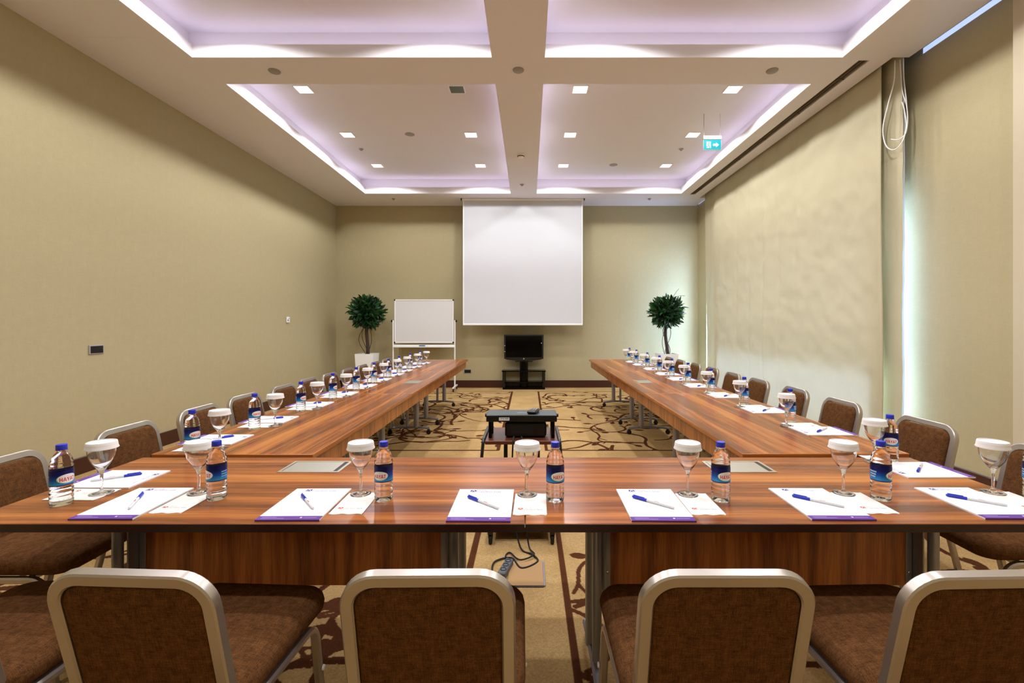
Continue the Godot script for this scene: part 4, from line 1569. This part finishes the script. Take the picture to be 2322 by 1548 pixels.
# ------------------------------------------------------------------ projector cart, floor box
func cart() -> void:
	var t := thing("projector_cart", "black wheeled projector cart with a wooden shelf and raised top tray", "cart", Vector3(-0.045, 0, -3.02))
	part("shelf", boxm(Vector3(-0.225, 0.607, -0.20), Vector3(0.225, 0.63, 0.17), 0.003), mat(Color8(98, 50, 30), 0.3), t)
	for s in [-1, 1]:
		var st := new_st()
		var path := fillet([Vector3(s * 0.236, 0.63, -0.20), Vector3(s * 0.236, 0.63, 0.15), Vector3(s * 0.246, 0.50, 0.185), Vector3(s * 0.236, 0.115, 0.10)], [0.03, 0.10], 5)
		sweep(st, path, rect_sec(0.022, 0.018, 0.003), false, Vector3.RIGHT)
		part("side_frame", st, M.black, t)
		part("leg", boxm(Vector3(s * 0.105 - 0.012, 0.10, -0.02), Vector3(s * 0.105 + 0.012, 0.607, 0.02), 0.003), M.black, t)
		part("base_rail", boxm(Vector3(s * 0.19 - 0.016, 0.062, -0.20), Vector3(s * 0.19 + 0.016, 0.10, 0.20), 0.004), M.black, t)
		for z in [-0.17, 0.17]:
			var ca := new_st()
			castor(ca, Vector3(s * 0.19, 0, z), 0.031)
			part("castor", ca, M.rubber, t)
	part("base_plate", boxm(Vector3(-0.174, 0.068, -0.15), Vector3(0.174, 0.09, 0.15), 0.003), M.black, t)
	for x in [-0.198, 0.198]:
		for z in [0.095, -0.03]:
			var st := new_st()
			sweep(st, [Vector3(x, 0.63, z), Vector3(x, 0.735, z)], circle(0.011, 12), true, Vector3.RIGHT)
			part("post", st, M.black_gloss, t)
	var tray := part("top_tray", boxm(Vector3(-0.2225, 0.735, -0.06), Vector3(0.2225, 0.779, 0.115), 0.004), M.smoke, t)
	var q := new_st()
	quad(q, [Vector3(-0.142, 0.744, 0.1155), Vector3(-0.076, 0.744, 0.1155), Vector3(-0.076, 0.763, 0.1155), Vector3(-0.142, 0.763, 0.1155)], Vector3.BACK, [Vector2(0, 1), Vector2(1, 1), Vector2(1, 0), Vector2(0, 0)])
	part("sticker", q, M.sticker, tray)
	part("front_face", boxm(Vector3(-0.219, 0.738, 0.1148), Vector3(0.219, 0.772, 0.1152)), M.black, tray)
	for s in [-1, 1]:
		var kn := new_st()
		lathe(kn, [Vector2(0, 0), Vector2(0.012, 0), Vector2(0.012, 0.012), Vector2(0, 0.013)], 14, Transform3D(Basis(Vector3.BACK, -s * PI / 2), Vector3(s * 0.2225, 0.765, 0.05)))
		part("knob", kn, M.black, tray)
	part("badge", boxm(Vector3(-0.03, 0.779, 0.04), Vector3(0.04, 0.7795, 0.05)), M.grey_ring, tray)
	# projector between shelf and tray
	var p := thing("projector", "black projector under the top tray of the cart", "projector", Vector3(-0.02, 0.6301, -3.05))
	part("body", boxm(Vector3(-0.13, 0.006, -0.12), Vector3(0.13, 0.10, 0.13), 0.01), M.black, p)
	part("grille", boxm(Vector3(-0.10, 0.03, 0.130), Vector3(0.05, 0.08, 0.133)), M.rubber, p)
	part("label", boxm(Vector3(0.132, 0.02, 0.05), Vector3(0.146, 0.07, 0.12), 0.002), M.white, p)
	for x in [-0.1, 0.1]:
		for z in [-0.09, 0.1]:
			part("foot", boxm(Vector3(x - 0.012, 0, z - 0.012), Vector3(x + 0.012, 0.008, z + 0.012)), M.rubber, p)
	# remote control on the tray
	var r := thing("remote_control", "black remote control lying on the tray of the projector cart", "remote control", Vector3(0.03, 0.7793, -2.975), -0.25)
	part("shell", boxm(Vector3(-0.03, 0, -0.055), Vector3(0.03, 0.022, 0.055), 0.007), M.black, r)
	for k in 9:
		var bt := Vector3(-0.016 + (k % 3) * 0.016, 0.0218, -0.03 + (k / 3) * 0.02)
		part("button", boxm(bt - Vector3(0.005, 0, 0.006), bt + Vector3(0.005, 0.0025, 0.006), 0.001), M.grey_ring, r)
	# cables from the projector to the floor box
	var runs := [
		[Vector3(-0.09, 0.64, -2.915), Vector3(-0.095, 0.64, -2.845), Vector3(-0.10, 0.50, -2.825), Vector3(-0.09, 0.2, -2.82), Vector3(-0.05, 0.02, -2.76), Vector3(0.02, 0.008, -2.70), Vector3(0.05, 0.008, -2.62), Vector3(-0.04, 0.008, -2.55), Vector3(-0.10, 0.008, -2.66), Vector3(-0.19, 0.008, -2.62), Vector3(-0.20, 0.008, -2.52), Vector3(-0.185, 0.008, -2.42), Vector3(-0.15, 0.015, -2.41)],
		[Vector3(-0.05, 0.64, -2.915), Vector3(-0.04, 0.64, -2.845), Vector3(-0.03, 0.5, -2.82), Vector3(-0.02, 0.2, -2.81), Vector3(0.0, 0.02, -2.78), Vector3(0.03, 0.018, -2.68), Vector3(-0.05, 0.012, -2.63), Vector3(-0.11, 0.008, -2.72), Vector3(-0.135, 0.008, -2.68), Vector3(-0.115, 0.018, -2.625)]]
	for k in 2:
		var st := new_st()
		tube(st, smooth_path(runs[k], 7), 0.005 if k == 0 else 0.0045, 8)
		var cb := part("cable", st, M.rubber, p)
		cb.position = -p.position
	var sb := thing("socket_block", "grey extension socket block on the carpet under the cross table", "socket block", Vector3(-0.128, 0, -2.52), -0.25)
	part("housing", boxm(Vector3(-0.022, 0, -0.085), Vector3(0.022, 0.036, 0.075), 0.005), mat(Color8(92, 98, 104), 0.5), sb)
	for k in 3:
		var so := new_st()
		lathe(so, [Vector2(0.013, 0.0), Vector2(0.017, 0.0), Vector2(0.017, 0.003), Vector2(0.013, 0.003)], 16, Transform3D(Basis.IDENTITY, Vector3(0, 0.0355, -0.055 + k * 0.045)))
		part("socket", so, M.black, sb)
	var fb := thing("floor_box", "carpeted floor hatch with a metal rim under the cross table", "floor hatch", Vector3(-0.02, 0, -2.505))
	part("lid", boxm(Vector3(-0.09, 0.0005, -0.12), Vector3(0.098, 0.006, 0.12), 0.001), mat(Color8(178, 142, 98), 1.0), fb)
	part("metal_rim", boxm(Vector3(0.098, 0.0005, -0.125), Vector3(0.106, 0.008, 0.125), 0.001), M.leg_metal, fb)
	part("cable_gap", boxm(Vector3(-0.06, 0.0005, 0.12), Vector3(0.098, 0.004, 0.13)), M.black, fb)

func wall_fittings() -> void:
	# wall box on the plain wall
	var s := thing("wall_socket_plate", "black socket plate in a chrome frame on the plain wall", "socket", Vector3(LEFT, 1.065, -4.305))
	part("frame", boxm(Vector3(0, 0, -0.075), Vector3(0.010, 0.085, 0.075), 0.003), M.grey_ring, s)
	part("insert", boxm(Vector3(0.0102, 0.010, -0.062), Vector3(0.014, 0.075, 0.062), 0.002), M.black, s)
	var th := thing("thermostat", "small white thermostat on the plain wall", "thermostat", Vector3(LEFT, 1.35, -7.72))
	part("housing", boxm(Vector3(0, 0, -0.045), Vector3(0.022, 0.10, 0.045), 0.008), M.white, th)
	part("dial", boxm(Vector3(0.022, 0.035, 0.01), Vector3(0.026, 0.055, 0.035), 0.001), M.black, th)
	part("sensor", boxm(Vector3(0.022, 0.065, -0.02), Vector3(0.025, 0.08, -0.005), 0.001), M.dark_slot, th)
	var b := thing("wall_socket_plate", "black socket plate low on the back wall between table and television", "socket", Vector3(-1.275, 0.295, -BACK))
	part("frame", boxm(Vector3(-0.08, 0, 0), Vector3(0.08, 0.085, 0.010), 0.003), M.grey_ring, b)
	part("insert", boxm(Vector3(-0.066, 0.010, 0.0102), Vector3(0.066, 0.075, 0.014), 0.002), M.black, b)
	var c := thing("wall_socket_plate", "dark socket plate low on the pier beside the curtain", "socket", Vector3(3.53, 0.29, -9.47))
	part("frame", boxm(Vector3(-0.010, 0, -0.04), Vector3(0, 0.085, 0.04), 0.003), M.grey_ring, c)
	part("insert", boxm(Vector3(-0.014, 0.010, -0.03), Vector3(-0.0102, 0.075, 0.03), 0.002), M.black, c)
